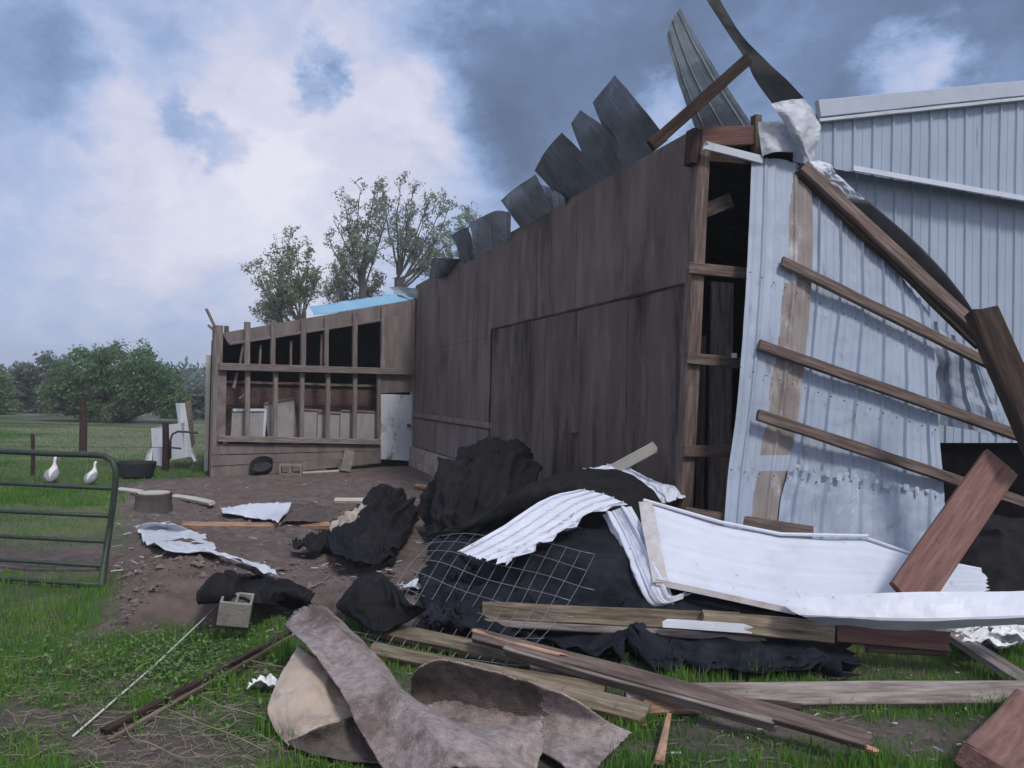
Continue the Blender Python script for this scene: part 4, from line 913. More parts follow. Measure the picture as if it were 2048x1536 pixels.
for q, lb in (([(455, 1222), (500, 1215), (540, 1218), (470, 1238), (505, 1236), (545, 1230)], 'white metal scrap beside the concrete block in the foreground'),
              ([(590, 1208), (640, 1200), (668, 1204), (600, 1220), (640, 1218), (672, 1216)], 'white metal scrap behind the carpet peak'),
              ([(800, 1185), (850, 1174), (890, 1178), (806, 1194), (850, 1190), (888, 1188)], 'white metal scrap lying beneath the wire mesh'),
              ([(748, 1262), (766, 1256), (778, 1252), (752, 1268), (768, 1264), (778, 1260)], 'small white metal scrap in front of the black cloth by the carpet')):
    pts = [GH(x, y, .06) for x, y in q]
    tag(patch('metal_scrap', [pts[:3], pts[3:]], W2, nu=12, nv=6, nz=.03, nzs=6, smooth=False), lb, 'metal scrap', 'white metal scraps on the ground')
for i, q in enumerate([(1930, 1268, 5.0, .22), (1985, 1272, 4.9, .25), (2030, 1266, 4.8, .2), (1960, 1286, 4.7, .18)]):
    c_ = P(q[0], q[1], q[2]); s = q[3]
    rows = [[c_ + Vector((s * (a - 1), s * .5 * (b - 1), .03 * random.random())) for a in range(3)] for b in range(3)]
    tag(patch('plastic_scrap', rows, ('plastic', 'plastic'), nu=14, nv=14, nz=.07, nzs=9, smooth=False, jag=(.1, .1, .1, .1)),
        ['white plastic scrap under the trim, leftmost of the pile at the right edge', 'largest white plastic scrap of the pile at the right edge', 'white plastic scrap touching the right edge of the picture', 'lowest white plastic scrap of the pile at the right edge'][i], 'plastic scrap', 'plastic scraps at the right edge')
c_ = GH(528, 1388, .04)
tag(patch('plastic_scrap', [[c_ + Vector((.07 * (a - 1), .05 * (b - 1), .03 * (a == 1))) for a in range(3)] for b in range(3)], ('plastic', 'plastic'), nu=12, nv=12, nz=.05, nzs=14, smooth=False),
    'crumpled white plastic scrap in the grass left of the carpet', 'plastic scrap')

# ---------------------------------------------------------------- black cloth heaps and netting
T2 = ('tarp', 'tarp')
def cloth(name, rows, label, cat='cloth', m=T2, nu=70, nv=50, nz=.05, fold=.06, folds=3.0, group='black cloth heaps', marg=.10, **kw):
    MARG[0] = marg; rr = PP(rows); MARG[0] = .03
    return tag(patch(name, rr, m, nu=nu, nv=nv, nz=nz, nzs=3.0, fold=fold, folds=folds, th=.008, **kw), label, cat, group)
cloth('black_cloth', [[(925, 918, 9.0), (950, 898, 9.0), (985, 892, 9.1), (1036, 900, 9.2), (1048, 936, 9.1)],
                      [(895, 950, 8.6), (945, 912, 8.5), (1000, 908, 8.5), (1046, 915, 8.7), (1062, 955, 8.6)],
                      [(868, 985, 8.3), (920, 935, 8.0), (985, 930, 7.9), (1050, 940, 8.1), (1085, 975, 8.2)],
                      [(850, 1030, 8.2), (900, 985, 7.7), (970, 985, 7.5), (1035, 990, 7.6), (1080, 1000, 7.7)],
                      [(855, 1072, 8.1), (890, 1066, 7.8), (940, 1065, 7.3), (1000, 1065, 7.1), (1050, 1050, 7.2)]],
      'tallest crumpled heap of black cloth in front of the dark plywood wall', nu=150, nv=90, fold=.09, folds=1.5, nz=.03, drape=(.09, 6), seed=21)
cloth('black_cloth', [[(1085, 975, 6.9), (1130, 950, 6.8), (1190, 938, 6.8), (1250, 945, 6.7), (1300, 975, 6.5), (1326, 1010, 6.3)],
                      [(1020, 995, 6.6), (1090, 965, 6.4), (1170, 950, 6.3), (1235, 965, 6.2), (1285, 1000, 6.1), (1312, 1060, 5.95)],
                      [(950, 1040, 6.5), (1040, 1000, 6.2), (1130, 975, 6.05), (1215, 1000, 6.0), (1265, 1030, 5.95), (1295, 1100, 5.85)],
                      [(885, 1080, 6.7), (975, 1062, 6.4), (1060, 1040, 6.2), (1180, 1060, 6.0), (1250, 1080, 5.9), (1290, 1140, 5.8)]],
      'smooth black cloth arched over the top of the debris behind the torn white sheet', fold=.01, nz=.015, drape=(.035, 6), nu=110, seed=22)
cloth('black_cloth', [[(742, 1002, 8.3), (770, 978, 8.2), (800, 990, 8.2), (822, 1020, 8.3)],
                      [(700, 1030, 7.9), (750, 1012, 7.7), (800, 1010, 7.7), (830, 1045, 7.8)],
                      [(665, 1072, 7.5), (725, 1050, 7.2), (780, 1035, 7.2), (812, 1075, 7.4)],
                      [(660, 1100, 7.3), (715, 1105, 6.9), (765, 1098, 6.9), (792, 1108, 7.1)],
                      [(690, 1126, 7.15), (718, 1132, 6.95), (755, 1130, 6.95), (786, 1118, 7.05)]],
      'peaked black cloth heap with pale padding showing at its left side', fold=.06, folds=1.8, nz=.03, drape=(.07, 5), seed=23, nu=120)
cloth('black_cloth', [[(618, 1082, 7.9), (640, 1068, 7.9), (668, 1060, 7.9)], [(586, 1088, 7.8), (630, 1082, 7.6), (672, 1080, 7.6)], [(590, 1098, 7.6), (630, 1100, 7.45), (668, 1096, 7.4)]],
      'small flat end of black cloth left of the peaked heap with padding', nu=30, nv=20, seed=24)
cloth('padding', [[(690, 1030, 7.72), (712, 1018, 7.6), (735, 1020, 7.45)], [(672, 1050, 7.6), (700, 1042, 7.3), (726, 1040, 7.15)], [(664, 1072, 7.45), (688, 1068, 7.15), (712, 1064, 7.0)]],
      'pale fibrous padding poking out of the peaked black cloth heap', 'padding', ('insul', 'insul'), nu=26, nv=26, nz=.12, fold=.03, group=None, seed=25)
cloth('black_cloth', [[(430, 1166, 6.3), (460, 1152, 6.3), (510, 1150, 6.4), (560, 1160, 6.3), (625, 1180, 6.2)],
                      [(405, 1185, 6.1), (450, 1168, 5.9), (510, 1162, 5.95), (560, 1172, 5.9), (625, 1196, 6.0)],
                      [(395, 1196, 6.0), (450, 1184, 5.75), (515, 1180, 5.7), (570, 1186, 5.7), (625, 1202, 5.85)],
                      [(400, 1204, 5.9), (450, 1198, 5.8), (520, 1206, 5.6), (575, 1214, 5.6), (620, 1210, 5.75)]],
      'low rumpled black cloth behind the concrete block in the foreground', fold=.05, folds=2.2, nz=.02, drape=(.03, 5), nu=110, seed=26, marg=.05)
cloth('black_cloth', [[(708, 1160, 5.5), (735, 1148, 5.45), (760, 1148, 5.4), (785, 1172, 5.4)],
                      [(685, 1195, 5.3), (725, 1176, 5.1), (775, 1178, 5.05), (822, 1212, 5.1)],
                      [(672, 1214, 5.2), (715, 1215, 4.95), (775, 1222, 4.9), (850, 1222, 5.05)],
                      [(690, 1222, 5.1), (722, 1246, 4.9), (755, 1266, 4.8), (800, 1246, 4.9)]],
      'smooth black cloth draped over a lump directly behind the carpet', fold=.01, nz=.015, drape=(.035, 5), nu=90, seed=27)
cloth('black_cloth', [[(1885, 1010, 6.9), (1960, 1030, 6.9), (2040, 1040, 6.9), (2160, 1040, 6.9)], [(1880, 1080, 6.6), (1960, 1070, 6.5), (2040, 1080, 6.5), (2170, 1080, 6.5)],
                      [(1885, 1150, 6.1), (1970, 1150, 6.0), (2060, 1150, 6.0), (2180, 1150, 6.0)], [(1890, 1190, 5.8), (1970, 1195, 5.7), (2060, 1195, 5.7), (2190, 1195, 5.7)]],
      'added black cloth standing in for the dark interior right of the leaning red-brown plank', nu=50, nv=30, fold=.05, nz=.04, seed=29, marg=.04)  # added lump blackens the opening where only shaded interior lies
cloth('shade_netting', [[(860, 1085, 6.48), (960, 1075, 6.28), (1080, 1060, 5.98), (1200, 1060, 5.83), (1290, 1080, 5.78), (1420, 1130, 5.68), (1700, 1200, 5.38)],
                        [(850, 1120, 6.08), (950, 1118, 5.78), (1070, 1110, 5.48), (1190, 1110, 5.38), (1280, 1130, 5.33), (1400, 1160, 5.28), (1700, 1235, 5.03)],
                        [(835, 1160, 5.68), (940, 1165, 5.48), (1060, 1165, 5.28), (1180, 1165, 5.18), (1290, 1175, 5.13), (1400, 1200, 5.03), (1700, 1262, 4.83)],
                        [(840, 1205, 5.33), (930, 1210, 5.18), (1050, 1216, 5.08), (1180, 1218, 4.98), (1300, 1224, 4.93), (1430, 1240, 4.88), (1700, 1285, 4.68)],
                        [(850, 1240, 5.08), (930, 1245, 4.98), (1050, 1262, 4.88), (1180, 1275, 4.78), (1300, 1290, 4.63), (1450, 1320, 4.62), (1720, 1325, 4.6)],
                        [(850, 1262, 4.98), (930, 1272, 4.88), (1050, 1292, 4.68), (1190, 1320, 4.48), (1330, 1335, 4.33), (1480, 1345, 4.28), (1720, 1340, 4.28)]],
      'wide dark netting spread under the white sheets and wire mesh', 'netting', ('net', 'net'), nu=110, nv=70, nz=.04, fold=.03, folds=2, drape=(.015, 5), group=None, seed=28, jag=(.02, .02, 0, .16), marg=.07)

# ---------------------------------------------------------------- carpet
carpet = thing('carpet', GH(800, 1500), 'crumpled grey carpet with tan backing lying in the foreground grass', 'carpet')
CK = dict(th=.009, parent=carpet, nu=60, nv=50)
def CP(rows): return PP(rows)
# front roll: from the peak down to the bottom centre (px, py, height above the ground)
def CH(rows): return [[AH(*q) for q in r] for r in rows]
patch('main_fold', CH([[(566, 1248, .27), (592, 1222, .30), (622, 1206, .38), (652, 1212, .36), (672, 1236, .26)],
                       [(612, 1290, .31), (640, 1266, .33), (675, 1258, .36), (706, 1264, .30), (724, 1290, .16)],
                       [(654, 1342, .25), (682, 1318, .27), (725, 1306, .31), (764, 1322, .24), (784, 1348, .08)],
                       [(688, 1392, .22), (722, 1366, .25), (776, 1358, .28), (815, 1382, .20), (836, 1412, .05)],
                       [(712, 1446, .17), (752, 1424, .19), (820, 1408, .25), (880, 1430, .20), (930, 1460, .08)],
                       [(744, 1502, .10), (792, 1482, .13), (862, 1462, .22), (955, 1476, .20), (1030, 1498, .10)],
                       [(785, 1572, .03), (830, 1548, .10), (915, 1530, .18), (1005, 1535, .16), (1082, 1550, .05)]]),
      ('carpet', 'carpet_back'), nz=.008, nzs=3, fold=.008, folds=2, seed=31, lin_u=True, jag=(.012, .012, .02, 0), jags=40, **CK)
patch('backing_fold', CH([[(596, 1292, .22), (625, 1310, .22), (655, 1335, .19), (682, 1375, .13)],
                          [(562, 1350, .17), (600, 1366, .17), (650, 1384, .15), (702, 1402, .11)],
                          [(534, 1414, .10), (580, 1420, .11), (645, 1418, .11), (710, 1418, .09)],
                          [(546, 1456, .045), (590, 1462, .07), (645, 1444, .095), (712, 1424, .09)],
                          [(576, 1490, .03), (606, 1478, .05), (652, 1452, .09), (714, 1428, .09)]]),
      ('carpet_back', 'carpet_dark'), nz=.008, nzs=3, drape=(.012, 3), seed=32, jag=(.01, 0, 0, .03), jags=30, **CK)
patch('under_fold', CH([[(576, 1484, .03), (640, 1456, .13), (718, 1432, .10)], [(590, 1498, .03), (650, 1486, .06), (735, 1470, .06)], [(620, 1506, .03), (680, 1516, .03), (765, 1524, .03)]]),
      ('carpet_dark', 'carpet_back'), nz=.015, nzs=4, seed=33, **CK)
# bowl on the right: standing back rim and inner slope
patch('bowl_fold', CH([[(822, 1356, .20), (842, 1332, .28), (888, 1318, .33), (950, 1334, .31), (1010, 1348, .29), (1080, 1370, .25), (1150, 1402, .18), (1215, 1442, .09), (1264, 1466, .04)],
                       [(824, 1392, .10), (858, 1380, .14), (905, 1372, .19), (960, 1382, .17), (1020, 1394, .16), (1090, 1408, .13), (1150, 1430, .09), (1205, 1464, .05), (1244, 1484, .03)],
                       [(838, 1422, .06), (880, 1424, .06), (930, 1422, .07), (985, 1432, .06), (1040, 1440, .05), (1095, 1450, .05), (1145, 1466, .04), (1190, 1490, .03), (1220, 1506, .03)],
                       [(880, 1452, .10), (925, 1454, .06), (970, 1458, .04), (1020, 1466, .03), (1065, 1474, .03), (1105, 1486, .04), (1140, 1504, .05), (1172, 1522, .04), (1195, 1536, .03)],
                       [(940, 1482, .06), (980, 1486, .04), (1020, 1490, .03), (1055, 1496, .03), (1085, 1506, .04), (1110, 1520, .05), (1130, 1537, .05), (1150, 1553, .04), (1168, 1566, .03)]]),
      ('carpet', 'carpet_back', 'carpet_dark'), jag=(.01, .01, .012, 0), jags=40, nz=.008, nzs=3, fold=.008, folds=3, seed=34, strips=lambda u, v: v < .42 + .12 * mn.noise(Vector((u * 5, v * 3, 2))) and u < .62 + .05 * mn.noise(Vector((v * 9, 1, 1))), **dict(CK, nu=80))  # strip darkens the back wall: dirt plus painted-in shade
patch('front_flap', CH([[(938, 1466, .14), (985, 1450, .16), (1040, 1446, .15), (1084, 1450, .13)], [(955, 1492, .14), (1000, 1478, .16), (1046, 1476, .15), (1082, 1492, .10)],
                        [(985, 1540, .10), (1020, 1525, .12), (1050, 1525, .10), (1076, 1562, .05)]]), ('carpet', 'carpet_back'), nz=.02, nzs=4, fold=.02, seed=35, jag=(0, .05, 0, 0), **CK)

# ---------------------------------------------------------------- welded wire mesh
wires = MB()
def bil(c, u, v): return (c[0] * (1 - u) + c[1] * u) * (1 - v) + (c[2] * (1 - u) + c[3] * u) * v
wc = [P(880, 1082, 5.9), P(1190, 1122, 5.3), P(730, 1264, 4.75), P(1040, 1342, 4.4)]
def wpt(u, v):
    p = bil(wc, u, v); return p + Z * (0.05 * math.sin(u * 3 + v * 4) + .03 * mn.noise(Vector((u * 3, v * 3, 0))) + .04 * (1 - v))
NL, NC = 9, 13
for j in range(NL):
    v = (j / (NL - 1)) ** 1.0; x0, x1 = random.uniform(-.06, .02), random.uniform(.98, 1.12)
    wires.tube([wpt(x0 + (x1 - x0) * i / 16, v) for i in range(17)], 0.0021, 5)
for i in range(NC):
    u = i / (NC - 1); wires.tube([wpt(u, k / 14) + Z * .007 for k in range(15)], 0.0017, 5)
tag(wires.build('wire_mesh', 'wire', smooth=True), 'bent welded wire mesh panel lying over black netting and boards', 'wire mesh')
lw = MB()
for (a, b_, c_) in (((700, 1262, 4.9), (900, 1300, 4.7), (1060, 1346, 4.55)), ((820, 1182, 5.5), (960, 1196, 5.4), (1130, 1192, 5.4))):
    lw.tube([catmull([P(*a), P(*b_), P(*c_)], k / 12) for k in range(13)], .0032, 5)
tag(lw.build('fence_wire', 'wire', smooth=True), 'two loose long wires sagging across the welded mesh', 'wire')

# pink threads caught at the trim
fb = MB()
for k in range(26):
    c_ = P(random.uniform(1690, 1860), random.uniform(1250, 1275), 4.62) ; pts = [c_]
    for _ in range(5): pts.append(pts[-1] + Vector((random.uniform(-.05, .06), random.uniform(-.03, .02), random.uniform(-.025, .03))))
    fb.tube(pts, .0025, 4)
tag(fb.build('pink_threads', 'fiber'), 'tangle of pink threads hanging under the long white trim', 'threads', kind='stuff')

# ---------------------------------------------------------------- concrete blocks
def block_mesh(mb, L_=.40, W_=.20, H_=.20):
    """two-core block, cores along z; centred in x,y, z from 0"""
    t_ = .03; hx = L_ / 2; hy = W_ / 2; xs = [-hx, -hx + t_, -t_ / 2, t_ / 2, hx - t_, hx]; ys = [-hy, -hy + t_, hy - t_, hy]
    def rect(x0, x1, y0, y1): mb.box(x0, x1, y0, y1, 0, H_)
    rect(-hx, hx, -hy, -hy + t_); rect(-hx, hx, hy - t_, hy)
    for a, b2 in ((-hx, -hx + t_), (-t_ / 2, t_ / 2), (hx - t_, hx)): mb.box(a, b2, -hy + t_ + .001, hy - t_ - .001, .001, H_ - .001)
    return mb
def cblock(p, rot, label):
    o = block_mesh(MB()).build('concrete_block', 'block', Mw=Matrix.Translation(p) @ rot)
    return tag(o, label, 'concrete block', 'concrete blocks in the yard')
cblock(AH(468, 1240, -.01), Matrix.Rotation(R(12), 4, 'Z') @ Matrix.Rotation(R(12), 4, 'X') @ Matrix.Rotation(R(8), 4, 'Y') @ Matrix.Scale(.47, 4, (1, 0, 0)) @ Matrix.Scale(.75, 4, (0, 0, 1)) @ Matrix.Scale(.8, 4, (0, 1, 0)), 'nearest concrete block, standing in the weeds beside the white rod')
cblock(GH(583, 949, .10), Matrix.Rotation(R(10), 4, 'Z') @ Matrix.Rotation(R(90), 4, 'X') , 'concrete block lying with its two holes facing out by the lean-to wall')
cblock(GH(688, 944, .03), Matrix.Rotation(R(25), 4, 'Z') @ Matrix.Rotation(R(12), 4, 'Y') @ Matrix.Rotation(R(90), 4, 'Y') @ Matrix.Translation((-.2, 0, -.1)), 'concrete block standing tilted on end by the lean-to wall')

# rubber feed pans, stump
def pan(p, r, h, label, name='feed_pan', m='rubber', tilt=(0, 0)):
    mb = MB(); n = 28; prof = [(0, 0.02), (r * .8, 0.02), (r * .8, 0.0), (r, h), (r * 1.04, h), (r * 1.04, h * .9), (r * .86, -.02), (0, -.02)]
    vs = []; fs = []
    for (rr, zz) in prof:
        for k in range(n): a = 2 * math.pi * k / n; vs.append((rr * math.cos(a), rr * math.sin(a), zz))
    for j in range(len(prof) - 1):
        for k in range(n): q = (k + 1) % n; fs.append((j * n + k, (j + 1) * n + k, (j + 1) * n + q, j * n + q))
    mb.add(vs, fs)
    return tag(mb.build(name, m, Mw=Matrix.Translation(p) @ Matrix.Rotation(R(tilt[0]), 4, 'X') @ Matrix.Rotation(R(tilt[1]), 4, 'Y'), smooth=False), label, 'feed pan')
pan(GH(525, 950, .12), .20, .12, 'black round rubber pan tipped against the lean-to wall', tilt=(38, 0))
pan(GH(273, 955, .05), .30, .22, 'dark low tub on the grass left of the lean-to', name='livestock_tub')
st = MB(); c_ = GH(307, 1018, -.03); n = 22
rings = [(.235, 0), (.225, .06), (.215, .16), (.22, .225), (.21, .235)]
vs = []; fs = []
for j, (r_0, z_0) in enumerate(rings):
    for k in range(n):
        a = 2 * math.pi * k / n; rr = r_0 * (1 + .06 * mn.noise(Vector((math.cos(a) * 2, math.sin(a) * 2, 5))))
        vs.append((c_.x + rr * math.cos(a), c_.y + rr * math.sin(a), c_.z + z_0))
for j in range(len(rings) - 1):
    for k in range(n): q = (k + 1) % n; fs.append((j * n + k, j * n + q, (j + 1) * n + q, (j + 1) * n + k))
st.add(vs, fs); so = st.build('log_stump', 'bark', origin=(c_.x, c_.y, c_.z)); tag(so, 'short log stump with a pale cut top on the bare earth', 'stump')
cp = MB(); cp.add([(c_.x + .2 * math.cos(2 * math.pi * k / n), c_.y + .2 * math.sin(2 * math.pi * k / n), c_.z + .236 + .01 * (k % 2)) for k in range(n)], [tuple(range(n))])
cp2 = slab([Vector(v) for v in cp.v[::2]], Z, .012); [None]
cp2.v = [(v[0], v[1], v[2] + .012) for v in cp2.v]
cp2.build('cut_top', 'cream', so)

# ---------------------------------------------------------------- tube gate
gate = thing('tube_gate', P(205, 1170, 6.35), 'green tubular farm gate with rounded corner at the left edge', 'gate')
def GT(px, py): return P(px, py, 6.3 + (px - 205) * -.0012)
q = [GT(-160, 898), GT(0, 902), GT(120, 908), GT(190, 910)]
corner = [GT(190, 910), GT(210, 912), GT(225, 922), GT(232, 942), GT(230, 975)]
ft = MB(); ft.tube(q + corner[1:] + [GT(222, 1040), GT(212, 1105), GT(202, 1172)], .025, 10); ft.build('gate_frame', 'gate', gate, smooth=True)
for (y0, y1) in ((966, 977), (1022, 1032), (1072, 1083), (1119, 1132), (1156, 1170)):
    xe = 228 - (y1 - 977) * .135
    tb_ = MB(); tb_.tube([GT(-160, y0 - (y1 - y0)), GT(0, y0), GT(xe, y1)], .0185, 8); tb_.build('gate_rail', 'gate', gate, smooth=True)

# ---------------------------------------------------------------- far-left yard: posts, wire, panels, geese
def post(px, y0, y1, r, label, m='wood_dark', name='fence_post'):
    b0 = GH(px, y1); t_ = P(px, y0, b0.y)
    mb = MB(); mb.tube([b0 - Z * .2, (b0 + t_) / 2 + Vector((.01, 0, 0)), t_], [r, r * .95, r * .85], 8)
    return tag(mb.build(name, m, origin=b0), label, 'fence post', 'posts of the yard fence')
post(65, 868, 952, .035, 'thin fence post above the left goose, leftmost of the yard posts')
post(166, 795, 905, .09, 'thick dark fence post standing under the largest round bush')
post(331, 846, 943, .07, 'dark post in front of the stacked white panels')
yw = MB()
for h_w in (.5, .9, 1.2):
    a = GH(-200, 950) + Z * h_w; b1 = GH(65, 952) + Z * h_w; c1 = GH(331, 943) + Z * h_w * .9
    yw.tube([a, b1, c1], .006, 4)
tag(yw.build('fence_wire', 'rust'), 'thin sagging fence wires between the yard posts', 'wire')
wp = 'white and grey panels propped beside the lean-to'
def panel3(name, pts, th, label, m='white_dirty'):
    q = [P(*p) for p in pts]; n = (q[1] - q[0]).cross(q[2] - q[1]).normalized()
    if n.y > 0: n = -n
    mb = slab(q, n, th); return tag(mb.build(name, m), label, 'panel', wp)
panel3('salvaged_door', [(302, 856, 14.9), (333, 852, 14.9), (335, 893, 14.9), (304, 896, 14.9)], .12, 'upper left white crate-like panel, left of the dark post by the lean-to')
panel3('salvaged_door', [(304, 897, 14.7), (335, 894, 14.7), (334, 936, 14.7), (307, 928, 14.7)], .10, 'lower grey-white panel standing in grass left of the dark post by the lean-to')
panel3('salvaged_door', [(334, 850, 14.8), (362, 846, 14.8), (370, 915, 14.8), (340, 920, 14.8)], .12, 'white panel just right of the dark post by the lean-to')
panel3('salvaged_door', [(351, 806, 15.1), (360, 806, 15.0), (376, 914, 14.8), (366, 916, 14.8)], .10, 'tall pale edge-on door leaning behind the metal hoop')
panel3('salvaged_door', [(360, 808, 15.1), (382, 800, 15.3), (390, 888, 15.2), (374, 905, 15.0)], .05, 'tall grey door leaning furthest right in the panel stack', 'wood_stud')
panel3('salvaged_door', [(296, 905, 14.6), (305, 896, 14.7), (303, 925, 14.6), (291, 922, 14.6)], .03, 'small white board fallen against the left of the panel stack')
panel3('salvaged_door', [(376, 900, 14.6), (382, 896, 14.6), (392, 922, 14.5), (388, 924, 14.5)], .04, 'short pale stake leaning at the right foot of the panel stack')
hp_ = MB(); hp_.tube([P(341, 918, 14.3), P(341, 880, 14.3), P(345, 868, 14.3), P(356, 863, 14.3), P(378, 864, 14.3), P(395, 866, 14.3)], .02, 6); hp_.tube([P(341, 895, 14.3), P(362, 897, 14.3)], .018, 6)
tag(hp_.build('metal_hoop', 'gate', smooth=True), 'bent dark metal tube hoop in front of the white panels', 'tube')

def goose(px, ybase, ytop, label, rz=0.0):
    b0 = GH(px, ybase); hgt = P(px, ytop, b0.y).z - b0.z; s = hgt / .62
    mb = MB(); X = lambda x, y, z: (x * s, y * s, z * s)
    # body + neck + head as one skinless loft, seen from behind/front; axis runs tail -> breast -> neck -> head
    path = [((0, -.17, .05), .02), ((0, -.15, .08), .055), ((0, -.10, .14), .105), ((0, -.04, .21), .125), ((0, .01, .28), .115), ((0, .04, .34), .09),
            ((0, .055, .39), .062), ((0, .06, .44), .042), ((0, .06, .50), .031), ((0, .065, .545), .03), ((0, .08, .58), .036), ((0, .105, .595), .032), ((0, .13, .59), .014)]
    body = MB(); body.tube([X(*p) for p, r in path], [r * s for p, r in path], 14)
    Mw = Matrix.Translation(b0) @ Matrix.Rotation(rz, 4, 'Z')
    o = tag(body.build('goose', 'feather_white', Mw=Mw, smooth=True), label, 'goose', 'geese standing behind the gate')
    for sx in (-1, 1):
        wg = MB(); pth = [((sx * .06, .02, .33), .03), ((sx * .085, -.03, .27), .075), ((sx * .08, -.08, .20), .10), ((sx * .055, -.14, .12), .085), ((sx * .02, -.20, .05), .02)]
        wg.tube([X(*p) for p, r in pth], [r * s for p, r in pth], 10); wg.build('wing', 'feather_gray', o, Mw=Mw, smooth=True)
        lg = MB(); lg.tube([X(sx * .05, 0, .10), X(sx * .05, 0, .0)], .012 * s, 6); lg.box(*[v * s for v in (sx * .05 - .03, sx * .05 + .03, -.01, .08, -.004, .01)])
        lg.build('leg', 'beak', o, Mw=Mw)
    bk = MB(); bk.tube([X(0, .13, .59), X(0, .18, .58)], [.016 * s, .005 * s], 8); bk.build('beak', 'beak', o, Mw=Mw, smooth=True)
    return o
goose(106, 966, 914, 'white-necked grey-bodied goose, taller one on the left behind the gate', R(8))
goose(185, 970, 923, 'white-necked grey-bodied goose nearer the rounded gate corner', R(-12))

# ---------------------------------------------------------------- trees
def leaf_quads(mb, c, n, spread, size, up_=.3):
    for _ in range(n):
        p = c + Vector((random.gauss(0, spread), random.gauss(0, spread), random.gauss(0, spread * .8)))
        a = Vector((random.uniform(-1, 1), random.uniform(-1, 1), random.uniform(-1, 1))).normalized(); b2 = a.cross(Vector((random.random(), random.random(), .3))).normalized()
        s = size * random.uniform(.6, 1.4); k = len(mb.v)
        mb.v += [tuple(p - a * s), tuple(p + b2 * s * .45), tuple(p + a * s), tuple(p - b2 * s * .45)]; mb.f.append((k, k + 1, k + 2, k + 3)); mb.mi.append(0)
def tree(px, d, limbs, label, trunk_r=.16, leaf='leaf_spring', name='spring_tree', twigs=12, lsize=.07, nleaf=4, tw=.85, fork=None, group='trees behind the barn'):
    """limbs: list of image targets (px, py, depth offset) that fix where each limb's tip is"""
    b0 = P(px, 860, d); b0.z = 0
    o = thing(name, b0, label, 'tree', group)
    tm, lm = MB(), MB()
    fz = P(px, fork[1], d) if fork else b0 + Z * 4
    fz = Vector((P(fork[0], fork[1], d).x, b0.y, fz.z)) if fork else fz
    tm.tube([b0 - Z * .3, b0 + (fz - b0) * .5 + Vector((.1, 0, 0)), fz], [trunk_r * 1.2, trunk_r, trunk_r * .85], 8)
    def limb(p0, p1, r, lvl):
        L_ = (p1 - p0).length; n = max(3, int(L_ / .6)); pts = [p0]
        side = Vector((random.uniform(-1, 1), random.uniform(-1, 1), .0))
        for i in range(1, n + 1):
            s = i / n
            pts.append(p0.lerp(p1, s) + Z * (-.10 * L_ * 4 * s * (1 - s) * (1 if lvl == 0 else .4)) * (1 if abs(p1.x - p0.x) > .2 * L_ else 0) + side * .05 * L_ * math.sin(s * 3.14) +
                       Vector((mn.noise(p0 + Vector((i, 0, 0))), mn.noise(p0 + Vector((0, i, 0))), 0)) * .12)
        tm.tube(pts, [r * (1 - .8 * i / n) for i in range(n + 1)], 6 if lvl == 0 else 4, cap=False)
        if lvl < 2:
            cnt = twigs if lvl == 0 else 3
            for k in range(cnt):
                s = random.uniform(.3 if lvl == 0 else .15, 1.0); i = min(int(s * n), n - 1); q = pts[i].lerp(pts[i + 1], s * n - i)
                d_ = (pts[i + 1] - pts[i]).normalized(); rd = Vector((random.uniform(-1, 1), random.uniform(-1, 1), random.uniform(-.2, 1.0)))
                d_ = (d_ * .7 + rd).normalized()
                limb(q, q + d_ * tw * random.uniform(.5, 1.25) * (1.25 - .5 * s) * (1 if lvl == 0 else .55), r * .35 * (1 - .5 * s) + .006, lvl + 1)
        if lvl >= 1:
            for s in (.45, .75, 1.0):
                i = min(int(s * n), n); leaf_quads(lm, pts[i], nleaf * 2 if s > .9 else nleaf // 2, .09, lsize)
    for (tx, ty, dd) in limbs:
        t_ = P(tx, ty, d + dd); st_ = fz + (Z * random.uniform(-1.2, .2))
        limb(st_, t_, trunk_r * .42, 0)
    tm.build('trunk', 'bark', o); lm.build('crown', leaf, o)
    return o
tree(718, 36, [(668, 440, 0), (660, 490, -.5), (690, 400, .5), (720, 380, 0), (752, 370, .3), (780, 395, -.5), (700, 470, 1), (745, 430, 1), (770, 450, 0), (730, 500, -1)],
     'tallest spring tree with a forked trunk behind the blue roof strip', .17, twigs=8, fork=(724, 545))
tree(785, 38, [(765, 380, 0), (800, 368, 0), (830, 372, .6), (862, 385, -.4), (890, 402, 0), (900, 410, .5), (820, 430, 0), (850, 440, .8), (884, 455, 0), (800, 480, -.7), (870, 490, 0), (835, 500, 1), (900, 480, .3)],
     'broad spring tree leaning right towards the peeled roof sheets', .18, twigs=8, fork=(795, 555))
tree(612, 33, [(506, 548, 0), (520, 520, .3), (545, 500, 0), (575, 478, .5), (590, 486, 0), (620, 520, 0), (638, 560, 0), (540, 560, -.5), (570, 590, 0), (600, 560, 1), (560, 530, 0)],
     'leafy pale green tree at the left of the group behind the lean-to', .13, twigs=11, fork=(600, 640), leaf='leaf_spring', lsize=.07, nleaf=4)
tree(690, 40, [(672, 540, 0), (690, 510, 0), (712, 525, 0), (735, 530, .5), (755, 560, 0), (680, 570, 0), (745, 585, 0), (660, 590, 0)],
     'low pale tree filling the gap under the tallest tree', .10, twigs=14, fork=(695, 620), leaf='leaf_tip')
tree(940, 42, [(925, 450, 0), (942, 428, 0), (955, 445, 0), (900, 470, 0), (880, 520, 0), (850, 545, 0)],
     'sparse tree top just showing between the peeled roof sheets', .12, twigs=12, fork=(915, 560))
tree(545, 34, [(530, 630, 0), (545, 615, 0), (565, 620, 0)], 'small leafy treetop just above the lean-to roof edge', .07, twigs=12, fork=(548, 665))

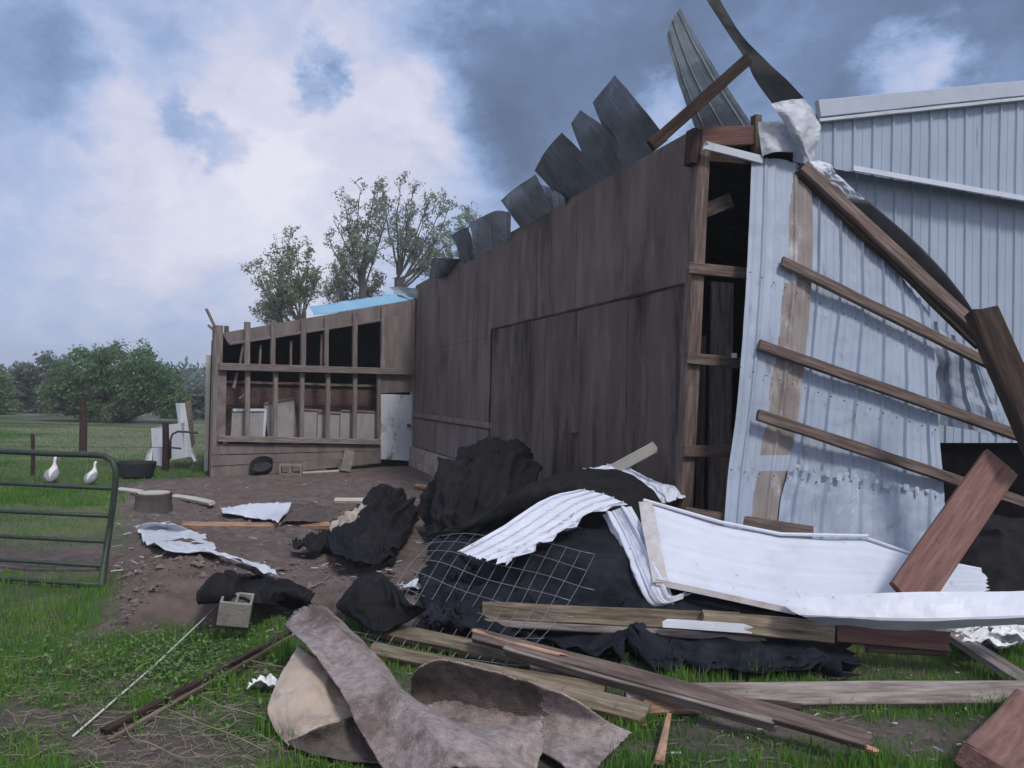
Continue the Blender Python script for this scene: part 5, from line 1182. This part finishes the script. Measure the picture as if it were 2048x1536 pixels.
def bush(px, d, ellipses, label, leaf, n=9000, lsize=.13, name='round_bush', group='bushes along the field', sub=120):
    """ellipses: (px, py, rx, ry) crown lobes in the picture, at depth d"""
    b0 = P(px, 860, d); b0.z = 0
    o = thing(name, b0, label, 'bush', group); lm, tm = MB(), MB(); k_ = d / F
    tot = sum(a[2] * a[3] for a in ellipses)
    for (ex, ey, rx, ry) in ellipses:
        c = P(ex, ey, d); RX, RZ = rx * k_, ry * k_; RY = min(RX, RZ * 1.3)
        m_ = int(sub * rx * ry / tot)
        tm.tube([b0, (b0 + c) / 2 + Vector((.1, 0, 0)), c], [.09, .06, .02], 5, cap=False)
        for _ in range(m_):
            v = Vector((random.gauss(0, 1), random.gauss(0, 1), random.gauss(0, 1))).normalized() * random.uniform(.45, 1.0) ** .5
            p = c + Vector((v.x * RX, v.y * RY, v.z * RZ))
            rr = 1 + .18 * mn.noise(v * 3 + Vector((ex, 0, 0))); p = c + (p - c) * rr
            tm.tube([c.lerp(p, .3), p], [.02, .006], 3, cap=False)
            leaf_quads(lm, p, int(n / sub), .28 * (k_ * 26), lsize)
            if v.z > .3 and random.random() < .35:    # twigs standing proud of the outline
                tip = p + Vector((random.uniform(-.2, .2), 0, random.uniform(.25, .6))); tm.tube([p, tip], [.012, .004], 3, cap=False); leaf_quads(lm, tip, 12, .1, lsize * .8)
    tm.build('trunk', 'bark', o); lm.build('crown', leaf, o)
    return o
bush(235, 34, [(180, 745, 62, 45), (255, 740, 80, 48), (315, 770, 50, 45), (240, 795, 110, 42), (150, 790, 60, 45), (345, 800, 30, 30)], 'largest round green bush standing in the middle of the left field edge', 'leaf_bush', n=30000, lsize=.085, sub=420)
bush(100, 44, [(95, 745, 45, 30), (60, 765, 40, 28), (125, 775, 40, 32), (40, 790, 60, 26), (100, 800, 70, 25)], 'paler bush left of the largest bush with twiggy top', 'leaf_far', n=9000, lsize=.15, sub=150)
bush(-20, 40, [(-30, 775, 45, 40), (-10, 800, 45, 30), (-90, 760, 60, 50)], 'dark bush cut off by the left edge of the picture', 'leaf_bush', n=6000, lsize=.15, sub=110)
bush(395, 40, [(375, 800, 26, 18), (405, 798, 26, 16), (400, 830, 34, 22), (360, 830, 30, 22)], 'low green bush between the largest bush and the lean-to', 'leaf_far', n=6000, lsize=.12, sub=100)
# hedgerow far behind
hm = MB()
for k in range(1500):
    x = random.uniform(-75, 70); y = 95 + random.uniform(-4, 6); hh = 3.0 + 1.6 * mn.noise(Vector((x * .09, 0, 0))) + random.random()
    for _ in range(14): leaf_quads(hm, Vector((x, y, random.uniform(0, hh))), 1, .5, .45)
tag(hm.build('far_hedgerow', 'leaf_far'), 'hazy line of hedge trees at the far end of the field', 'hedgerow', kind='stuff')

# ---------------------------------------------------------------- ground cover
def blades(name, n, region, hmin, hmax, wid, m, label, cat, dens=None, bend=.5, kind='stuff'):
    xs, ys = region(n); keep = dens(xs, ys) > rng.random(len(xs)); xs, ys = xs[keep], ys[keep]; n = len(xs)
    zs = height(xs, ys); h = rng.uniform(hmin, hmax, n) * (0.6 + 0.9 * np.clip(vnoise(xs * 2.2, ys * 2.2, 5), 0, 1)); a = rng.uniform(0, 2 * np.pi, n); bd = rng.uniform(0, bend, n) * h
    b_a = rng.uniform(0, 2 * np.pi, n); wd = wid * rng.uniform(.6, 1.3, n)
    dx, dy = np.cos(a) * wd, np.sin(a) * wd; bx_, by_ = np.cos(b_a) * bd, np.sin(b_a) * bd
    V = np.zeros((n, 5, 3))
    V[:, 0] = np.stack([xs - dx, ys - dy, zs - .01], -1); V[:, 1] = np.stack([xs + dx, ys + dy, zs - .01], -1)
    V[:, 2] = np.stack([xs + dx * .7 + bx_ * .35, ys + dy * .7 + by_ * .35, zs + h * .6], -1); V[:, 3] = np.stack([xs - dx * .7 + bx_ * .35, ys - dy * .7 + by_ * .35, zs + h * .6], -1)
    V[:, 4] = np.stack([xs + bx_, ys + by_, zs + h], -1)
    me = bpy.data.meshes.new(name); me.vertices.add(n * 5); me.vertices.foreach_set('co', V.reshape(-1))
    k = (np.arange(n) * 5)[:, None]
    lp = np.concatenate([k + np.array([0, 1, 2, 3]), k + np.array([3, 2, 4])], 1).astype(np.int32)
    me.loops.add(n * 7); me.loops.foreach_set('vertex_index', lp.reshape(-1))
    me.polygons.add(n * 2); ls = np.stack([np.arange(n) * 7, np.arange(n) * 7 + 4], -1).reshape(-1); me.polygons.foreach_set('loop_start', ls)
    me.update(calc_edges=True); me.materials.append(MAT[m])
    o = bpy.data.objects.new(name, me); place(o, Matrix.Identity(4)); return tag(o, label, cat, kind=kind)
def reg_near(n):
    y = 2.6 + (rng.random(n) ** 1.5) * 9.0; x = rng.uniform(-.78, .78, n) * (y + .6); return x, y
COVER = [[gxy(*q) for q in pl] for pl in (
    [(555, 1470), (610, 1400), (720, 1395), (820, 1440), (960, 1430), (1130, 1455), (1250, 1478), (1190, 1560), (1080, 1600), (760, 1600), (700, 1500), (590, 1490)],
    [(850, 1250), (1200, 1250), (1700, 1270), (1700, 1300), (1400, 1305), (1180, 1295), (1000, 1290), (850, 1275)],
    [(700, 1200), (840, 1220), (760, 1262), (700, 1240)], [(1600, 1200), (2100, 1200), (2100, 1260), (1600, 1270)])]
def gd(x, y):
    v = np.clip(1 - dirt_mask(x, y) * 1.15, 0, 1) ** 1.3
    for pl in COVER: v = v * np.clip(.5 - inpoly_dist(x, y, pl) / .05, 0, 1)
    return v
blades('grass', 250000, reg_near, .012, .04, .003, 'grass', 'short green grass covering the yard around the wreckage', 'grass', gd)
def reg_tuft(n):
    k = n // 40; y = 2.7 + rng.random(k) ** 1.2 * 4.5; x = rng.uniform(-.75, .75, k) * (y + .6)
    x = np.repeat(x, 40) + rng.normal(0, .05, k * 40); y = np.repeat(y, 40) + rng.normal(0, .05, k * 40); return x, y
blades('grass_tufts', 22000, reg_tuft, .04, .095, .003, 'grass', 'taller tufts of grass between the boards and the carpet', 'grass', gd)
def reg_far(n):
    y = 10 + rng.random(n) ** 1.3 * 22; x = rng.uniform(-.78, -.25, n) * y; return x, y
blades('field_grass', 38000, reg_far, .02, .07, .008, 'grass', 'pasture grass beyond the gate reaching to the bushes', 'grass', gd)
# straw and dead stalks, lower left
sm = MB(); wm = MB()
for k in range(1300):
    px = random.uniform(-40, 700); py = random.uniform(1290, 1560)
    if random.random() < .5: px = random.uniform(60, 560)
    if random.random() < .12: px = random.uniform(1200, 1800); py = random.uniform(1310, 1540)
    c_ = GH(px, py, .015); a = random.uniform(0, 6.28); L_ = random.uniform(.03, .16); pts = [c_]
    for _ in range(3): a += random.uniform(-.6, .6); pts.append(pts[-1] + Vector((math.cos(a), math.sin(a), random.uniform(-.15, .3))) * L_ / 3)
    sm.tube(pts, random.uniform(.0008, .0018), 3, cap=False)
tag(sm.build('straw', 'straw'), 'dead stalks and straw scattered over the grass', 'straw', kind='stuff')
lp_ = MB()
for pts_ in ([(245, 1454), (262, 1490), (300, 1515), (360, 1530), (400, 1540)], [(395, 1412), (440, 1436), (500, 1445), (570, 1470)], [(330, 1440), (400, 1470), (470, 1500), (530, 1530)],
             [(46, 1470), (56, 1445), (80, 1432)], [(440, 1462), (462, 1448), (470, 1462), (450, 1476), (430, 1478)], [(146, 1450), (160, 1462), (172, 1452)], [(500, 1340), (540, 1350), (575, 1356)], [(60, 1536), (90, 1515), (120, 1512)]):
    P3 = [GH(x, y, .03 + .03 * random.random()) for x, y in pts_]
    lp_.tube([catmull(P3, k / 16) for k in range(17)], .0034, 5)
tag(lp_.build('vine_stems', 'straw', smooth=True), 'pale curling vine stems trailing through the weeds', 'vines', kind='stuff')
for k in range(1500):
    px = random.gauss(330, 90) if random.random() < .6 else random.uniform(0, 560); py = random.gauss(1335, 40) if random.random() < .7 else random.uniform(1280, 1500)
    c_ = GH(px, py)
    if dirt_mask(np.array([c_.x]), np.array([c_.y]))[0] > .6: continue
    c_ = c_ + Z * random.uniform(.02, .08); a = Vector((random.uniform(-1, 1), random.uniform(-1, 1), random.uniform(-.1, .5))).normalized(); b2 = a.cross(Z).normalized() + Z * random.uniform(-.3, .3); s = random.uniform(.006, .02)
    wm.add([c_, c_ + a * s + b2 * s * .5, c_ + a * s * 2.1, c_ + a * s - b2 * s * .5], [(0, 1, 2, 3)])
tag(wm.build('broad_weeds', 'weed'), 'small broad-leaved weeds with some yellow leaves at the lower left', 'weeds', kind='stuff')
# stones and clods
sn = MB()
def clod(c, r):
    vs = []; 
    for (a, b2, z_) in ((1, 0, 0), (-.1, 1, 0), (-1, .1, 0), (0, -1, 0.1), (.1, 0, .8), (0, 0, -.7)):
        vs.append(c + Vector((a, b2, z_)) * r * random.uniform(.6, 1.2))
    sn.add(vs, [(0, 1, 4), (1, 2, 4), (2, 3, 4), (3, 0, 4), (1, 0, 5), (2, 1, 5), (3, 2, 5), (0, 3, 5)])
for k in range(2600):
    px = random.uniform(180, 860); py = 1020 + 260 * random.random() ** .9
    if k % 4 == 0: px = random.uniform(190, 460); py = random.uniform(1130, 1290)
    c_ = GH(px, py)
    if dirt_mask(np.array([c_.x]), np.array([c_.y]))[0] < .5: continue
    clod(c_, random.uniform(.005, .02) * (2.4 if random.random() < .10 else 1))
tag(sn.build('stones', 'stone'), 'small stones and clods on the bare earth', 'stones', kind='stuff')

# litter of the storm: splinters, bark, scraps of paint and paper
lt_ = MB(); lp2 = MB()
for k in range(1100):
    if k % 3: px, py = random.uniform(220, 900), 960 + 320 * random.random()
    else: px, py = random.uniform(700, 2040), random.uniform(1270, 1530)
    c_ = GH(px, py, .008); a = random.uniform(0, 6.28); L_ = random.uniform(.015, .09) * (1.6 if random.random() < .1 else 1); w_ = random.uniform(.002, .008)
    if py > 1300: L_ *= .6; w_ *= .5
    d_ = Vector((math.cos(a), math.sin(a), random.uniform(-.1, .25))) * L_; q_ = Vector((-math.sin(a), math.cos(a), random.uniform(-.3, .3))) * w_
    tgt = lp2 if random.random() < .22 else lt_
    v8 = [c_ - q_, c_ + q_ * .6, c_ + d_ + q_ * .3, c_ + d_ - q_ * .8]; v8 += [v + Z * .006 for v in v8]
    tgt.add(v8, [(3, 2, 1, 0), (4, 5, 6, 7), (0, 1, 5, 4), (1, 2, 6, 5), (2, 3, 7, 6), (3, 0, 4, 7)])
tag(lt_.build('wood_chips', 'wood_gray'), 'small splinters and chips of wood strewn over earth and grass', 'wood chips', kind='stuff')
tag(lp2.build('paper_scraps', 'white_dirty'), 'tiny white flakes and scraps strewn over earth and grass', 'scraps', kind='stuff')

# ---------------------------------------------------------------- evening haze: one closed box round everything
hz = MB().box(-360, 360, -60, 360, -1.3, 14.5).build('haze', MAT['black'], Mw=Matrix.Identity(4))
hmt = bpy.data.materials.new('haze'); hmt.use_nodes = True; t = hmt.node_tree; t.nodes.clear()
pv = nd(t, 'ShaderNodeVolumePrincipled'); pv.inputs['Density'].default_value = 0.002; pv.inputs['Color'].default_value = (0.90, 0.95, 1.0, 1); pv.inputs['Anisotropy'].default_value = 0.2
mo = nd(t, 'ShaderNodeOutputMaterial'); t.links.new(pv.outputs[0], mo.inputs['Volume'])
hz.data.materials.clear(); hz.data.materials.append(hmt); hz['kind'] = 'stuff'; hz['label'] = 'thin bluish evening haze over the fields'; hz['category'] = 'haze'
